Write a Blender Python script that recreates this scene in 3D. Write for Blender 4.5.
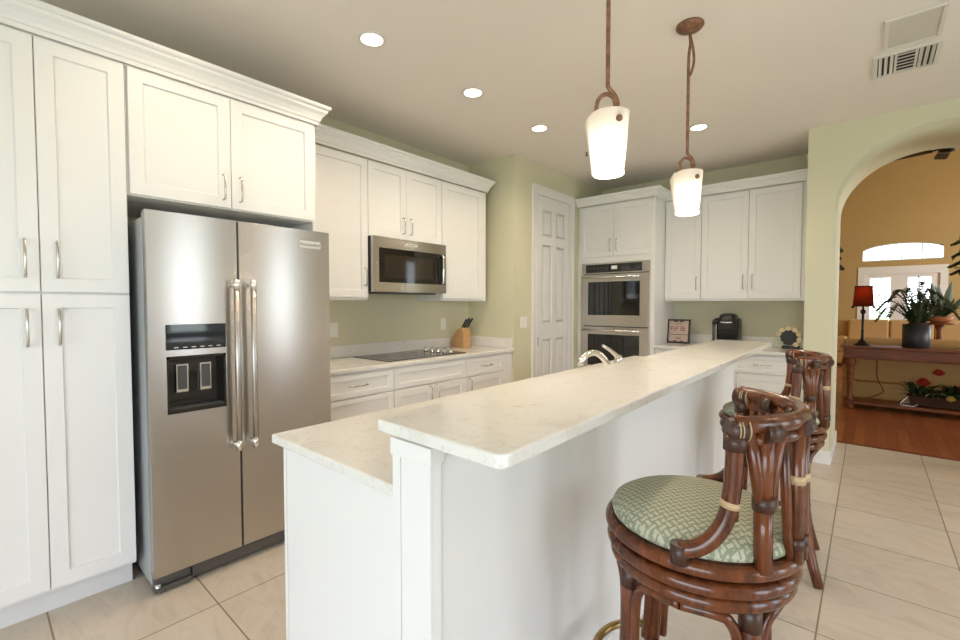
import bpy, bmesh, math, random
from mathutils import Vector, Matrix
R = math.radians
PI = math.pi
for o in list(bpy.data.objects):
    bpy.data.objects.remove(o)
scene = bpy.context.scene
C = scene.collection

# ------------------------------------------------------------------ camera
cam = bpy.data.cameras.new('camera')
cam.sensor_width = 36.0
cam.lens = 446.5 / 960 * 36
cam.clip_start = 0.02
cam.clip_end = 100
camo = bpy.data.objects.new('camera', cam)
camo.location = (0, 0, 1.35)
camo.rotation_euler = (R(90 - 1.96), 0, R(41.04))
C.objects.link(camo)
scene.camera = camo

# ------------------------------------------------------------------ sky
world = bpy.data.worlds.new('sky')
scene.world = world
world.use_nodes = True
wn = world.node_tree
wn.nodes.clear()
wo = wn.nodes.new('ShaderNodeOutputWorld')
wb = wn.nodes.new('ShaderNodeBackground')
wt = wn.nodes.new('ShaderNodeTexCoord')
ws = wn.nodes.new('ShaderNodeSeparateXYZ')
wr = wn.nodes.new('ShaderNodeValToRGB')
wm = wn.nodes.new('ShaderNodeMath'); wm.operation = 'MULTIPLY_ADD'
wm.inputs[1].default_value = 0.5; wm.inputs[2].default_value = 0.5
wn.links.new(wt.outputs['Generated'], ws.inputs[0])
wn.links.new(ws.outputs['Z'], wm.inputs[0])
wn.links.new(wm.outputs[0], wr.inputs[0])
cr = wr.color_ramp
cr.elements[0].position = 0.0; cr.elements[0].color = (0.16, 0.22, 0.10, 1)
cr.elements[1].position = 1.0; cr.elements[1].color = (0.45, 0.68, 1.0, 1)
for p, c in ((0.485, (0.22, 0.32, 0.14, 1)), (0.505, (0.85, 0.93, 1.0, 1)), (0.62, (0.75, 0.88, 1.0, 1))):
    e = cr.elements.new(p); e.color = c
wb.inputs['Strength'].default_value = 3.2
wn.links.new(wr.outputs[0], wb.inputs['Color'])
wn.links.new(wb.outputs[0], wo.inputs['Surface'])

# ------------------------------------------------------------------ daylight through the windows, added great room fill
def area(name, loc, rot, sx, sy, power, col, spread=180):
    l = bpy.data.lights.new(name, 'AREA')
    l.shape = 'RECTANGLE'; l.size = sx; l.size_y = sy
    l.energy = power; l.color = col
    l.spread = R(spread)
    o = bpy.data.objects.new(name, l)
    o.location = loc; o.rotation_euler = rot
    C.objects.link(o)
    return o
DAY = (0.79, 0.875, 1.0)
area('daylight_rear', (0.3, -2.72, 1.35), (R(90), 0, 0), 3.0, 2.1, 58, DAY)            # rear sliding doors, shining +Y
area('daylight_right', (3.32, 0.9, 1.2), (R(90), 0, R(90)), 0.95, 2.0, 18, DAY)         # right windows, shining -X
area('daylight_right_middle', (3.32, 2.3, 1.2), (R(90), 0, R(90)), 0.5, 2.0, 10, DAY)
area('daylight_right_small', (3.32, 3.8, 1.2), (R(90), 0, R(90)), 0.4, 2.0, 9, DAY)
area('daylight_great_room', (4.9, 12.6, 2.4), (R(90), 0, R(90)), 3.0, 3.2, 150, (1.0, 0.93, 0.82))  # unseen warm panel added to brighten the great room
area('daylight_great_room_side', (4.9, 7.2, 1.6), (R(90), 0, R(90)), 1.5, 2.0, 75, (1.0, 0.93, 0.82))  # unseen panel added to light the console, sofa back and wood floor

# ------------------------------------------------------------------ exposure
scene.view_settings.view_transform = 'Standard'
scene.view_settings.look = 'None'
scene.view_settings.gamma = 1.0
scene.view_settings.use_curve_mapping = False
scene.view_settings.exposure = 0.42
scene.cycles.max_bounces = 10
scene.cycles.diffuse_bounces = 6
scene.cycles.sample_clamp_indirect = 6.0

WARM = (1.0, 0.82, 0.605)
CAN_POWER = 24
PENDANT_POWER = 2.5

# ================================================================== materials
MATS = {}
def srgb(r, g, b):
    f = lambda c: (c / 255 / 12.92) if c / 255 <= 0.04045 else ((c / 255 + 0.055) / 1.055) ** 2.4
    return (f(r), f(g), f(b), 1)
def mat(name, col, rough=0.5, metal=0.0, spec=0.5, **kw):
    m = bpy.data.materials.new(name)
    m.use_nodes = True
    b = m.node_tree.nodes['Principled BSDF']
    b.inputs['Base Color'].default_value = col
    b.inputs['Roughness'].default_value = rough
    b.inputs['Metallic'].default_value = metal
    b.inputs['Specular IOR Level'].default_value = spec
    for k, v in kw.items():
        b.inputs[k].default_value = v
    MATS[name] = m
    return m
def nodes(m):
    nt = m.node_tree
    return nt, nt.nodes['Principled BSDF'], nt.nodes.new, nt.links.new
def coords(m, scale=(1, 1, 1), rot=(0, 0, 0), loc=(0, 0, 0), geo=False):
    nt, b, N, L = nodes(m)
    if geo:
        src = N('ShaderNodeNewGeometry').outputs['Position']
    else:
        src = N('ShaderNodeTexCoord').outputs['Object']
    mp = N('ShaderNodeMapping')
    mp.inputs['Scale'].default_value = scale
    mp.inputs['Rotation'].default_value = rot
    mp.inputs['Location'].default_value = loc
    L(src, mp.inputs['Vector'])
    return mp.outputs[0]
def noise(m, vec, scale, detail=4, rough=0.55, dist=0.0):
    nt, b, N, L = nodes(m)
    n = N('ShaderNodeTexNoise')
    n.inputs['Scale'].default_value = scale
    n.inputs['Detail'].default_value = detail
    n.inputs['Roughness'].default_value = rough
    n.inputs['Distortion'].default_value = dist
    L(vec, n.inputs['Vector'])
    return n.outputs['Fac']
def ramp(m, fac, stops):
    nt, b, N, L = nodes(m)
    r = N('ShaderNodeValToRGB')
    e = r.color_ramp.elements
    e[0].position, e[0].color = stops[0]
    e[1].position, e[1].color = stops[-1]
    for p, c in stops[1:-1]:
        k = e.new(p); k.color = c
    L(fac, r.inputs[0])
    return r.outputs[0]
def mixc(m, fac, a, bcol, mode='MIX'):
    nt, b, N, L = nodes(m)
    x = N('ShaderNodeMix'); x.data_type = 'RGBA'; x.blend_type = mode
    for s, v in ((x.inputs[0], fac), (x.inputs[6], a), (x.inputs[7], bcol)):
        if hasattr(v, 'is_linked') or hasattr(v, 'links'):
            L(v, s)
        else:
            s.default_value = v
    return x.outputs[2]
def bump(m, h, strength=0.2, dist=0.002):
    nt, b, N, L = nodes(m)
    n = N('ShaderNodeBump')
    n.inputs['Strength'].default_value = strength
    n.inputs['Distance'].default_value = dist
    L(h, n.inputs['Height'])
    L(n.outputs[0], b.inputs['Normal'])
def setc(m, out, sock='Base Color'):
    nt, b, N, L = nodes(m)
    L(out, b.inputs[sock])

def painted(name, col, rough, var=0.03, bscale=None, bstr=0.05):
    m = mat(name, col, rough)
    v = coords(m, geo=True)
    n = noise(m, v, 1.3, 3)
    c2 = tuple(c * (1 - var) for c in col[:3]) + (1,)
    setc(m, ramp(m, n, [(0.3, c2), (0.7, col)]))
    if bscale:
        bump(m, noise(m, v, bscale, 3), bstr, 0.002)
    return m
CAB = painted('cabinet_paint', (0.80, 0.787, 0.775, 1), 0.33, 0.015)
TRIMP = painted('trim_paint', (0.78, 0.76, 0.74, 1), 0.35, 0.02)
GREEN = painted('sage_wall_paint', (0.635, 0.605, 0.43, 1), 0.6, 0.03, 160, 0.12)
CEILP = painted('ceiling_paint', (0.82, 0.755, 0.69, 1), 0.75, 0.02, 90, 0.12)
GOLD = painted('gold_wall_paint', (0.46, 0.315, 0.125, 1), 0.65, 0.05, 120, 0.1)
NEUTRAL = painted('cream_wall_paint', (0.70, 0.67, 0.62, 1), 0.6, 0.02)
CEIL2 = painted('pale_ceiling_paint', (0.62, 0.52, 0.43, 1), 0.75, 0.02)
TOEK = painted('toe_paint', (0.72, 0.71, 0.70, 1), 0.4, 0.02)

# stone
QUARTZ = mat('quartz', (0.78, 0.75, 0.70, 1), 0.14, 0, 0.5)
v = coords(QUARTZ, geo=True)
n1 = noise(QUARTZ, v, 7.0, 8, 0.62, 1.2)
n2 = noise(QUARTZ, v, 55.0, 4, 0.6)
base = ramp(QUARTZ, n1, [(0.30, (0.70, 0.66, 0.60, 1)), (0.45, (0.765, 0.74, 0.70, 1)), (0.60, (0.775, 0.755, 0.72, 1)), (0.72, (0.72, 0.69, 0.63, 1))])
n3 = noise(QUARTZ, v, 16.0, 6, 0.7, 2.0)
vein = ramp(QUARTZ, n3, [(0.60, (1, 1, 1, 1)), (0.66, (0.66, 0.55, 0.44, 1)), (0.72, (0.95, 0.93, 0.90, 1))])
msk = ramp(QUARTZ, noise(QUARTZ, v, 3.2, 3), [(0.46, (0, 0, 0, 1)), (0.62, (1, 1, 1, 1))])
c = mixc(QUARTZ, msk, base, mixc(QUARTZ, 0.75, base, vein, 'MULTIPLY'))
sp = ramp(QUARTZ, n2, [(0.33, (0.80, 0.77, 0.73, 1)), (0.42, (1, 1, 1, 1))])
setc(QUARTZ, mixc(QUARTZ, 0.6, c, sp, 'MULTIPLY'))

# floor tile
TILE = mat('floor_tile', (0.6, 0.5, 0.4, 1), 0.32, 0, 0.5)
nt, b, N, L = nodes(TILE)
v = coords(TILE, geo=True, loc=(2.187 + 0.5133 * 20, -0.712 + 0.5155 * 20, 0))
br = N('ShaderNodeTexBrick')
br.offset = 0.0; br.squash = 1.0
br.inputs['Scale'].default_value = 1.0
br.inputs['Brick Width'].default_value = 0.5133
br.inputs['Row Height'].default_value = 0.5155
br.inputs['Mortar Size'].default_value = 0.0033
br.inputs['Mortar Smooth'].default_value = 0.1
br.inputs['Bias'].default_value = 0.0
br.inputs['Color1'].default_value = (0.585, 0.505, 0.415, 1)
br.inputs['Color2'].default_value = (0.655, 0.575, 0.485, 1)
br.inputs['Mortar'].default_value = (0.25, 0.19, 0.135, 1)
L(v, br.inputs['Vector'])
v2 = coords(TILE, geo=True, scale=(1.0, 2.2, 1), rot=(0, 0, R(12)))
n1 = noise(TILE, v2, 2.6, 7, 0.62, 1.5)
cl = ramp(TILE, n1, [(0.25, (0.74, 0.70, 0.66, 1)), (0.5, (1, 1, 1, 1)), (0.72, (0.86, 0.81, 0.75, 1))])
setc(TILE, mixc(TILE, 0.85, br.outputs['Color'], cl, 'MULTIPLY'))
inv = N('ShaderNodeMath'); inv.operation = 'SUBTRACT'; inv.inputs[0].default_value = 1.0
L(br.outputs['Fac'], inv.inputs[1])
bump(TILE, inv.outputs[0], 0.5, 0.003)

# wood floor of the great room
WOODF = mat('cherry_plank_floor', (0.2, 0.07, 0.03, 1), 0.28)
nt, b, N, L = nodes(WOODF)
v = coords(WOODF, geo=True, rot=(0, 0, R(90)))
br = N('ShaderNodeTexBrick'); br.offset = 0.37
br.inputs['Scale'].default_value = 1.0
br.inputs['Brick Width'].default_value = 1.1
br.inputs['Row Height'].default_value = 0.085
br.inputs['Mortar Size'].default_value = 0.0015
br.inputs['Color1'].default_value = (0.29, 0.085, 0.032, 1)
br.inputs['Color2'].default_value = (0.42, 0.145, 0.055, 1)
br.inputs['Mortar'].default_value = (0.06, 0.02, 0.01, 1)
L(v, br.inputs['Vector'])
n1 = noise(WOODF, coords(WOODF, geo=True, scale=(14, 1.2, 1)), 3, 6, 0.6, 0.6)
setc(WOODF, mixc(WOODF, 0.7, br.outputs['Color'], ramp(WOODF, n1, [(0.3, (0.6, 0.55, 0.5, 1)), (0.65, (1, 1, 1, 1))]), 'MULTIPLY'))

# metals
def brushed(name, col, rough, axis='Z', aniso=0.92):
    m = mat(name, col, rough, 1.0)
    nt, b, N, L = nodes(m)
    sc = (1, 1, 900) if axis == 'Z' else (260, 260, 1)
    n = noise(m, coords(m, scale=sc), 2.0, 3, 0.6)
    r = N('ShaderNodeMapRange')
    r.inputs[3].default_value = rough * 0.94; r.inputs[4].default_value = rough * 1.06
    L(n, r.inputs[0]); L(r.outputs[0], b.inputs['Roughness'])
    t = N('ShaderNodeTangent'); t.direction_type = 'RADIAL'; t.axis = 'Z'
    L(t.outputs[0], b.inputs['Tangent'])
    b.inputs['Anisotropic'].default_value = aniso
    b.inputs['Anisotropic Rotation'].default_value = 0.25
    return m
STEEL = brushed('brushed_steel', (0.57, 0.54, 0.51, 1), 0.26)
STEELO = brushed('oven_steel', (0.60, 0.56, 0.50, 1), 0.30)
GRAYM = mat('grey_enamel_side', (0.50, 0.52, 0.53, 1), 0.4, 0.3)
CHROME = mat('polished_chrome', (0.82, 0.81, 0.79, 1), 0.08, 1.0)
NICKEL = brushed('satin_nickel', (0.62, 0.59, 0.54, 1), 0.25, 'Z', 0.3)
BADGE = mat('pale_badge_metal', (0.66, 0.64, 0.60, 1), 0.3, 0.25)
BLACKG = mat('black_glass', (0.012, 0.011, 0.010, 1), 0.05, 0, 0.6)
BLACKP = mat('black_plastic', (0.018, 0.017, 0.017, 1), 0.32)
DARKG = mat('dark_grey_plastic', (0.07, 0.068, 0.065, 1), 0.4)
CHAR = mat('charcoal_trim', (0.12, 0.115, 0.11, 1), 0.4, 0.5)
OVENG = mat('oven_window_glass', (0.030, 0.024, 0.018, 1), 0.06, 0, 0.6)
COOKG = mat('cooktop_glass', (0.022, 0.020, 0.019, 1), 0.09, 0, 0.5)
nt, b, N, L = nodes(COOKG)
SCREEN = mat('display_glass', (0.02, 0.025, 0.03, 1), 0.05, 0, 0.6)
PLATE = mat('switch_plate_plastic', (0.80, 0.78, 0.73, 1), 0.35)
BRASS = mat('aged_brass', (0.42, 0.29, 0.12, 1), 0.28, 1.0)
BRONZE = mat('rust_bronze', (0.26, 0.13, 0.075, 1), 0.45, 0.55)
v = coords(BRONZE)
setc(BRONZE, ramp(BRONZE, noise(BRONZE, v, 40, 5), [(0.3, (0.16, 0.08, 0.05, 1)), (0.7, (0.36, 0.19, 0.11, 1))]))
IRON = mat('black_iron', (0.02, 0.017, 0.015, 1), 0.4, 0.6)

# rattan and wood
def woody(name, a, bcol, rough, sc=(6, 6, 1), scale=8, spec=0.5):
    m = mat(name, a, rough, 0, spec)
    n = noise(m, coords(m, scale=sc), scale, 6, 0.6, 0.8)
    setc(m, ramp(m, n, [(0.28, a), (0.72, bcol)]))
    bump(m, n, 0.12, 0.002)
    return m
RATTAN = woody('dark_rattan', (0.032, 0.008, 0.003, 1), (0.19, 0.052, 0.015, 1), 0.18, (5, 5, 1.0), 5)
BIND = mat('leather_binding', (0.035, 0.012, 0.007, 1), 0.38)
nt, b, N, L = nodes(BIND)
w = N('ShaderNodeTexWave'); w.bands_direction = 'Z'; w.inputs['Scale'].default_value = 60
L(coords(BIND), w.inputs['Vector'])
setc(BIND, ramp(BIND, w.outputs['Fac'], [(0.2, (0.02, 0.008, 0.005, 1)), (0.8, (0.085, 0.030, 0.014, 1))]))
CANE = mat('pale_cane_binding', (0.50, 0.34, 0.19, 1), 0.4)
CHERRY = woody('cherry_table_wood', (0.11, 0.032, 0.012, 1), (0.26, 0.085, 0.030, 1), 0.42, (1, 8, 8), 4, 0.3)
BLOCKW = woody('knife_block_wood', (0.42, 0.235, 0.09, 1), (0.56, 0.345, 0.155, 1), 0.4, (1.5, 1.5, 8), 8)
CORK = woody('cream_disc', (0.72, 0.56, 0.30, 1), (0.84, 0.70, 0.46, 1), 0.6, (1, 1, 1), 60)
CORKG = woody('pale_green_disc', (0.42, 0.50, 0.37, 1), (0.56, 0.62, 0.47, 1), 0.6, (1, 1, 1), 60)
SLATE = mat('dark_slate', (0.035, 0.034, 0.034, 1), 0.55)
SOFA = painted('golden_upholstery', (0.50, 0.305, 0.105, 1), 0.65, 0.12, 60, 0.2)
SOFAT = painted('pale_gold_upholstery', (0.56, 0.36, 0.15, 1), 0.6, 0.08, 60, 0.2)
POT = painted('charcoal_pot', (0.028, 0.033, 0.045, 1), 0.45, 0.2)
TERRA = painted('terracotta', (0.40, 0.14, 0.05, 1), 0.6, 0.1)
SOIL = mat('bark_mulch', (0.10, 0.035, 0.018, 1), 0.9)
bump(SOIL, noise(SOIL, coords(SOIL), 60, 5), 0.8, 0.02)
def leafmat(name, a, bcol):
    m = mat(name, a, 0.45)
    setc(m, ramp(m, noise(m, coords(m), 14, 3), [(0.3, a), (0.7, bcol)]))
    return m
LEAF = leafmat('green_leaf', (0.012, 0.030, 0.010, 1), (0.05, 0.085, 0.030, 1))
LEAFG = leafmat('grey_green_leaf', (0.045, 0.075, 0.040, 1), (0.10, 0.14, 0.075, 1))
REDF = leafmat('red_petals', (0.30, 0.018, 0.015, 1), (0.50, 0.05, 0.035, 1))
ORANGEF = leafmat('orange_petals', (0.55, 0.14, 0.02, 1), (0.70, 0.26, 0.05, 1))
YELF = leafmat('yellow_petals', (0.60, 0.42, 0.08, 1), (0.70, 0.55, 0.2, 1))
CREAMF = leafmat('cream_ribbon', (0.55, 0.45, 0.25, 1), (0.65, 0.6, 0.35, 1))
FANW = mat('dark_fan_blade', (0.05, 0.022, 0.013, 1), 0.65, 0, 0.2)
LTGREY = mat('vent_paint', (0.70, 0.665, 0.61, 1), 0.5)
PANELP = painted('access_panel_paint', (0.60, 0.57, 0.48, 1), 0.6, 0.03)
VENTD = mat('vent_dark_interior', (0.03, 0.028, 0.026, 1), 0.8)

# seat fabric: sage ground with cream woven bars
FAB = mat('sage_basketweave_fabric', (0.3, 0.36, 0.25, 1), 0.75)
nt, b, N, L = nodes(FAB)
v = coords(FAB, rot=(0, 0, R(40)))
ck = N('ShaderNodeTexChecker'); ck.inputs['Scale'].default_value = 56.0
L(v, ck.inputs['Vector'])
sx = N('ShaderNodeSeparateXYZ'); L(v, sx.inputs[0])
def bars(axis):
    a = N('ShaderNodeMath'); a.operation = 'MULTIPLY'; a.inputs[1].default_value = 56.0
    L(sx.outputs[axis], a.inputs[0])
    f = N('ShaderNodeMath'); f.operation = 'FRACT'; L(a.outputs[0], f.inputs[0])
    s = N('ShaderNodeMath'); s.operation = 'SUBTRACT'; s.inputs[1].default_value = 0.5; L(f.outputs[0], s.inputs[0])
    ab = N('ShaderNodeMath'); ab.operation = 'ABSOLUTE'; L(s.outputs[0], ab.inputs[0])
    lt = N('ShaderNodeMath'); lt.operation = 'LESS_THAN'; lt.inputs[1].default_value = 0.24; L(ab.outputs[0], lt.inputs[0])
    return lt.outputs[0]
mx = N('ShaderNodeMix'); mx.data_type = 'FLOAT'
L(ck.outputs['Fac'], mx.inputs[0]); L(bars('X'), mx.inputs[2]); L(bars('Y'), mx.inputs[3])
setc(FAB, mixc(FAB, mx.outputs[0], (0.245, 0.265, 0.18, 1), (0.47, 0.455, 0.335, 1)))
bump(FAB, mx.outputs[0], 0.25, 0.002)

def emis(name, col, strength):
    m = bpy.data.materials.new(name); m.use_nodes = True
    b = m.node_tree.nodes['Principled BSDF']
    b.inputs['Base Color'].default_value = (0.8, 0.78, 0.74, 1)
    b.inputs['Emission Color'].default_value = col
    b.inputs['Emission Strength'].default_value = strength
    return m
CANLENS = emis('lit_can_lens', (1.0, 0.86, 0.66, 1), 9.0)
SHADEG = bpy.data.materials.new('frosted_lamp_glass'); SHADEG.use_nodes = True
nt = SHADEG.node_tree; nt.nodes.clear()
o_ = nt.nodes.new('ShaderNodeOutputMaterial'); mx = nt.nodes.new('ShaderNodeMixShader')
d_ = nt.nodes.new('ShaderNodeBsdfPrincipled'); tl = nt.nodes.new('ShaderNodeBsdfTranslucent')
d_.inputs['Base Color'].default_value = (0.78, 0.72, 0.62, 1); d_.inputs['Roughness'].default_value = 0.3
tl.inputs['Color'].default_value = (0.95, 0.92, 0.86, 1)
mx.inputs[0].default_value = 0.6
nt.links.new(d_.outputs[0], mx.inputs[1]); nt.links.new(tl.outputs[0], mx.inputs[2]); nt.links.new(mx.outputs[0], o_.inputs[0])
LAMPSH = bpy.data.materials.new('red_lamp_shade'); LAMPSH.use_nodes = True
nt = LAMPSH.node_tree; nt.nodes.clear()
o_ = nt.nodes.new('ShaderNodeOutputMaterial'); mx = nt.nodes.new('ShaderNodeMixShader')
d_ = nt.nodes.new('ShaderNodeBsdfDiffuse'); tl = nt.nodes.new('ShaderNodeBsdfTranslucent')
d_.inputs['Color'].default_value = (0.16, 0.040, 0.022, 1); tl.inputs['Color'].default_value = (0.34, 0.085, 0.035, 1)
mx.inputs[0].default_value = 0.55
nt.links.new(d_.outputs[0], mx.inputs[1]); nt.links.new(tl.outputs[0], mx.inputs[2]); nt.links.new(mx.outputs[0], o_.inputs[0])
LAMPB = emis('lamp_bulb_glow', (1.0, 0.45, 0.15, 1), 4.0)

GLASS = bpy.data.materials.new('window_glass'); GLASS.use_nodes = True
nt = GLASS.node_tree; nt.nodes.clear()
o_ = nt.nodes.new('ShaderNodeOutputMaterial'); mx = nt.nodes.new('ShaderNodeMixShader')
tr = nt.nodes.new('ShaderNodeBsdfTransparent'); gl = nt.nodes.new('ShaderNodeBsdfGlossy')
gl.inputs['Roughness'].default_value = 0.02
mx.inputs[0].default_value = 0.06
nt.links.new(tr.outputs[0], mx.inputs[1]); nt.links.new(gl.outputs[0], mx.inputs[2]); nt.links.new(mx.outputs[0], o_.inputs[0])

# ================================================================== mesh helpers
ORG = {}
def tag(o, label=None, cat=None, group=None, kind=None):
    if label: o['label'] = label
    if cat: o['category'] = cat
    if group: o['group'] = group
    if kind: o['kind'] = kind
    return o
def empty(name, loc, label=None, cat=None, group=None, rz=0):
    o = bpy.data.objects.new(name, None)
    o.empty_display_size = 0.1
    o.location = loc; o.rotation_euler = (0, 0, rz)
    C.objects.link(o)
    ORG[o.name] = Vector(loc)
    return tag(o, label, cat, group)

class MB:
    def __init__(self):
        self.bm = bmesh.new()
    def face(self, vs, smooth=False):
        try:
            f = self.bm.faces.new(vs)
            f.smooth = smooth
            return f
        except ValueError:
            return None
    def V(self, p):
        return self.bm.verts.new(p)
    def box(self, x0, x1, y0, y1, z0, z1):
        if x0 > x1: x0, x1 = x1, x0
        if y0 > y1: y0, y1 = y1, y0
        if z0 > z1: z0, z1 = z1, z0
        v = [self.V((x, y, z)) for x in (x0, x1) for y in (y0, y1) for z in (z0, z1)]
        for q in ((0, 1, 3, 2), (4, 6, 7, 5), (0, 4, 5, 1), (2, 3, 7, 6), (0, 2, 6, 4), (1, 5, 7, 3)):
            self.face([v[i] for i in q])
        return self
    def obox(self, O, a0, a1, b0, b1, d0, d1):
        """box in an oriented face frame"""
        p = [O(a, b, d) for a in (a0, a1) for b in (b0, b1) for d in (d0, d1)]
        xs = [q[0] for q in p]; ys = [q[1] for q in p]; zs = [q[2] for q in p]
        return self.box(min(xs), max(xs), min(ys), max(ys), min(zs), max(zs))
    def loft(self, rings, closed=True, caps=True, smooth=True):
        vs = [[self.V(p) for p in r] for r in rings]
        n = len(vs[0])
        for a, b in zip(vs, vs[1:]):
            for i in range(n if closed else n - 1):
                j = (i + 1) % n
                self.face([a[i], a[j], b[j], b[i]], smooth)
        if caps:
            self.face(list(reversed(vs[0]))); self.face(vs[-1])
        return self
    def tube(self, pts, rad, n=12, closed=False, smooth=True, caps=True, flat=1.0):
        pts = [Vector(p) for p in pts]
        m = len(pts)
        if not hasattr(rad, '__len__'): rad = [rad] * m
        tans = []
        for i in range(m):
            if closed:
                t = pts[(i + 1) % m] - pts[i - 1]
            else:
                t = pts[min(i + 1, m - 1)] - pts[max(i - 1, 0)]
            tans.append(t.normalized())
        ref = Vector((0, 0, 1)) if abs(tans[0].z) < 0.9 else Vector((1, 0, 0))
        nrm = (ref - tans[0] * ref.dot(tans[0])).normalized()
        rings = []
        for i in range(m):
            t = tans[i]
            nrm = (nrm - t * nrm.dot(t)).normalized()
            bi = t.cross(nrm)
            rings.append([pts[i] + (nrm * math.cos(2 * PI * k / n) + bi * flat * math.sin(2 * PI * k / n)) * rad[i] for k in range(n)])
        if closed:
            rings.append(rings[0])
            vs = [[self.V(p) for p in r] for r in rings[:-1]]
            for i in range(m):
                a, b = vs[i], vs[(i + 1) % m]
                # best alignment of the seam
                off = 0
                if i == m - 1:
                    off = min(range(n), key=lambda s: (a[0].co - b[s].co).length)
                for k in range(n):
                    self.face([a[k], a[(k + 1) % n], b[(k + 1 + off) % n], b[(k + off) % n]], smooth)
        else:
            self.loft(rings, True, caps, smooth)
        return self
    def cyl(self, p0, p1, r, n=24, r1=None, smooth=True):
        return self.tube([p0, p1], [r, r if r1 is None else r1], n, smooth=smooth)
    def lathe(self, cx, cy, prof, n=32, smooth=True, cap=True):
        rings = [[(cx + r * math.cos(2 * PI * k / n), cy + r * math.sin(2 * PI * k / n), z) for k in range(n)] for r, z in prof]
        return self.loft(rings, True, cap, smooth)
    def prism(self, poly, ax, a0, a1, smooth=False):
        """poly in the two other axes, extruded along ax"""
        def P(u, v, w):
            return {'X': (w, u, v), 'Y': (u, w, v), 'Z': (u, v, w)}[ax]
        A = [self.V(P(u, v, a0)) for u, v in poly]; B = [self.V(P(u, v, a1)) for u, v in poly]
        n = len(poly)
        self.face(A); self.face(list(reversed(B)))
        for i in range(n):
            j = (i + 1) % n
            self.face([A[i], B[i], B[j], A[j]], smooth)
        return self
    def sweep(self, path, prof):
        """mitred sweep of profile (out, z) along a level path; out is to the right of travel"""
        P = [Vector((p[0], p[1])) for p in path]
        rings = []
        for i, p in enumerate(P):
            d0 = (P[i] - P[i - 1]).normalized() if i else None
            d1 = (P[i + 1] - P[i]).normalized() if i < len(P) - 1 else None
            if d0 is None: d0 = d1
            if d1 is None: d1 = d0
            n0 = Vector((d0.y, -d0.x)); n1 = Vector((d1.y, -d1.x))
            mt = (n0 + n1); mt = mt / max(mt.length_squared / 2, 1e-6)
            rings.append([(p.x + mt.x * o, p.y + mt.y * o, z) for o, z in prof])
        return self.loft(rings, True, True, False)
    def build(self, name, m, parent=None, bevel=0, seg=2, sub=0, local=False, recalc=True):
        bm = self.bm
        if recalc:
            bmesh.ops.recalc_face_normals(bm, faces=bm.faces)
        me = bpy.data.meshes.new(name)
        if parent is None:
            xs = [v.co.x for v in bm.verts]; ys = [v.co.y for v in bm.verts]; zs = [v.co.z for v in bm.verts]
            org = Vector(((min(xs) + max(xs)) / 2, (min(ys) + max(ys)) / 2, min(zs)))
        elif local:
            org = Vector((0, 0, 0))
        else:
            org = ORG[parent.name]
        bmesh.ops.translate(bm, verts=bm.verts, vec=-org)
        bm.to_mesh(me); bm.free()
        o = bpy.data.objects.new(name, me)
        me.materials.append(m)
        C.objects.link(o)
        if parent is None:
            o.location = org
            ORG[o.name] = org
        else:
            o.parent = parent
            ORG[o.name] = org if not local else Vector((0, 0, 0))
        if bevel:
            md = o.modifiers.new('bevel', 'BEVEL'); md.width = bevel; md.segments = seg
            md.limit_method = 'ANGLE'; md.angle_limit = R(40)
            md.harden_normals = False
        if sub:
            md = o.modifiers.new('sub', 'SUBSURF'); md.levels = sub; md.render_levels = sub
        return o
def bx(x0, x1, y0, y1, z0, z1):
    return MB().box(x0, x1, y0, y1, z0, z1)
def struct(name, mb, m, bevel=0, parent=None):
    o = mb.build(name, m, parent, bevel)
    if parent is None:
        o['kind'] = 'structure'
    return o
def copy_tree(o, parent=None):
    c = o.copy(); C.objects.link(c); c.parent = parent
    for ch in list(o.children):
        copy_tree(ch, c)
    return c
def bez(p0, p1, p2, p3, n=10):
    p0, p1, p2, p3 = map(Vector, (p0, p1, p2, p3))
    return [p0 * (1 - t) ** 3 + 3 * p1 * t * (1 - t) ** 2 + 3 * p2 * t * t * (1 - t) + p3 * t ** 3 for t in [i / n for i in range(n + 1)]]
def text(name, s, size, loc, rot, m, parent, ext=0.0006, wide=1.0):
    cu = bpy.data.curves.new(name, 'FONT')
    cu.body = s; cu.size = size; cu.extrude = ext
    cu.align_x = 'CENTER'; cu.align_y = 'CENTER'
    o = bpy.data.objects.new(name, cu)
    cu.materials.append(m)
    C.objects.link(o)
    bpy.context.view_layer.update()
    me = bpy.data.meshes.new_from_object(o.evaluated_get(bpy.context.evaluated_depsgraph_get()))
    bpy.data.objects.remove(o)
    o = bpy.data.objects.new(name, me)
    C.objects.link(o)
    o.parent = parent
    o.location = Vector(loc) - ORG[parent.name]
    o.rotation_euler = rot
    return o

# oriented frames: a = horizontal coordinate, b = height, d = outward
def faceX(x): return lambda a, b, d: (x + d, a, b)       # faces +X
def faceNX(x): return lambda a, b, d: (x - d, a, b)      # faces -X
def faceNY(y): return lambda a, b, d: (a, y - d, b)      # faces -Y

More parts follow.
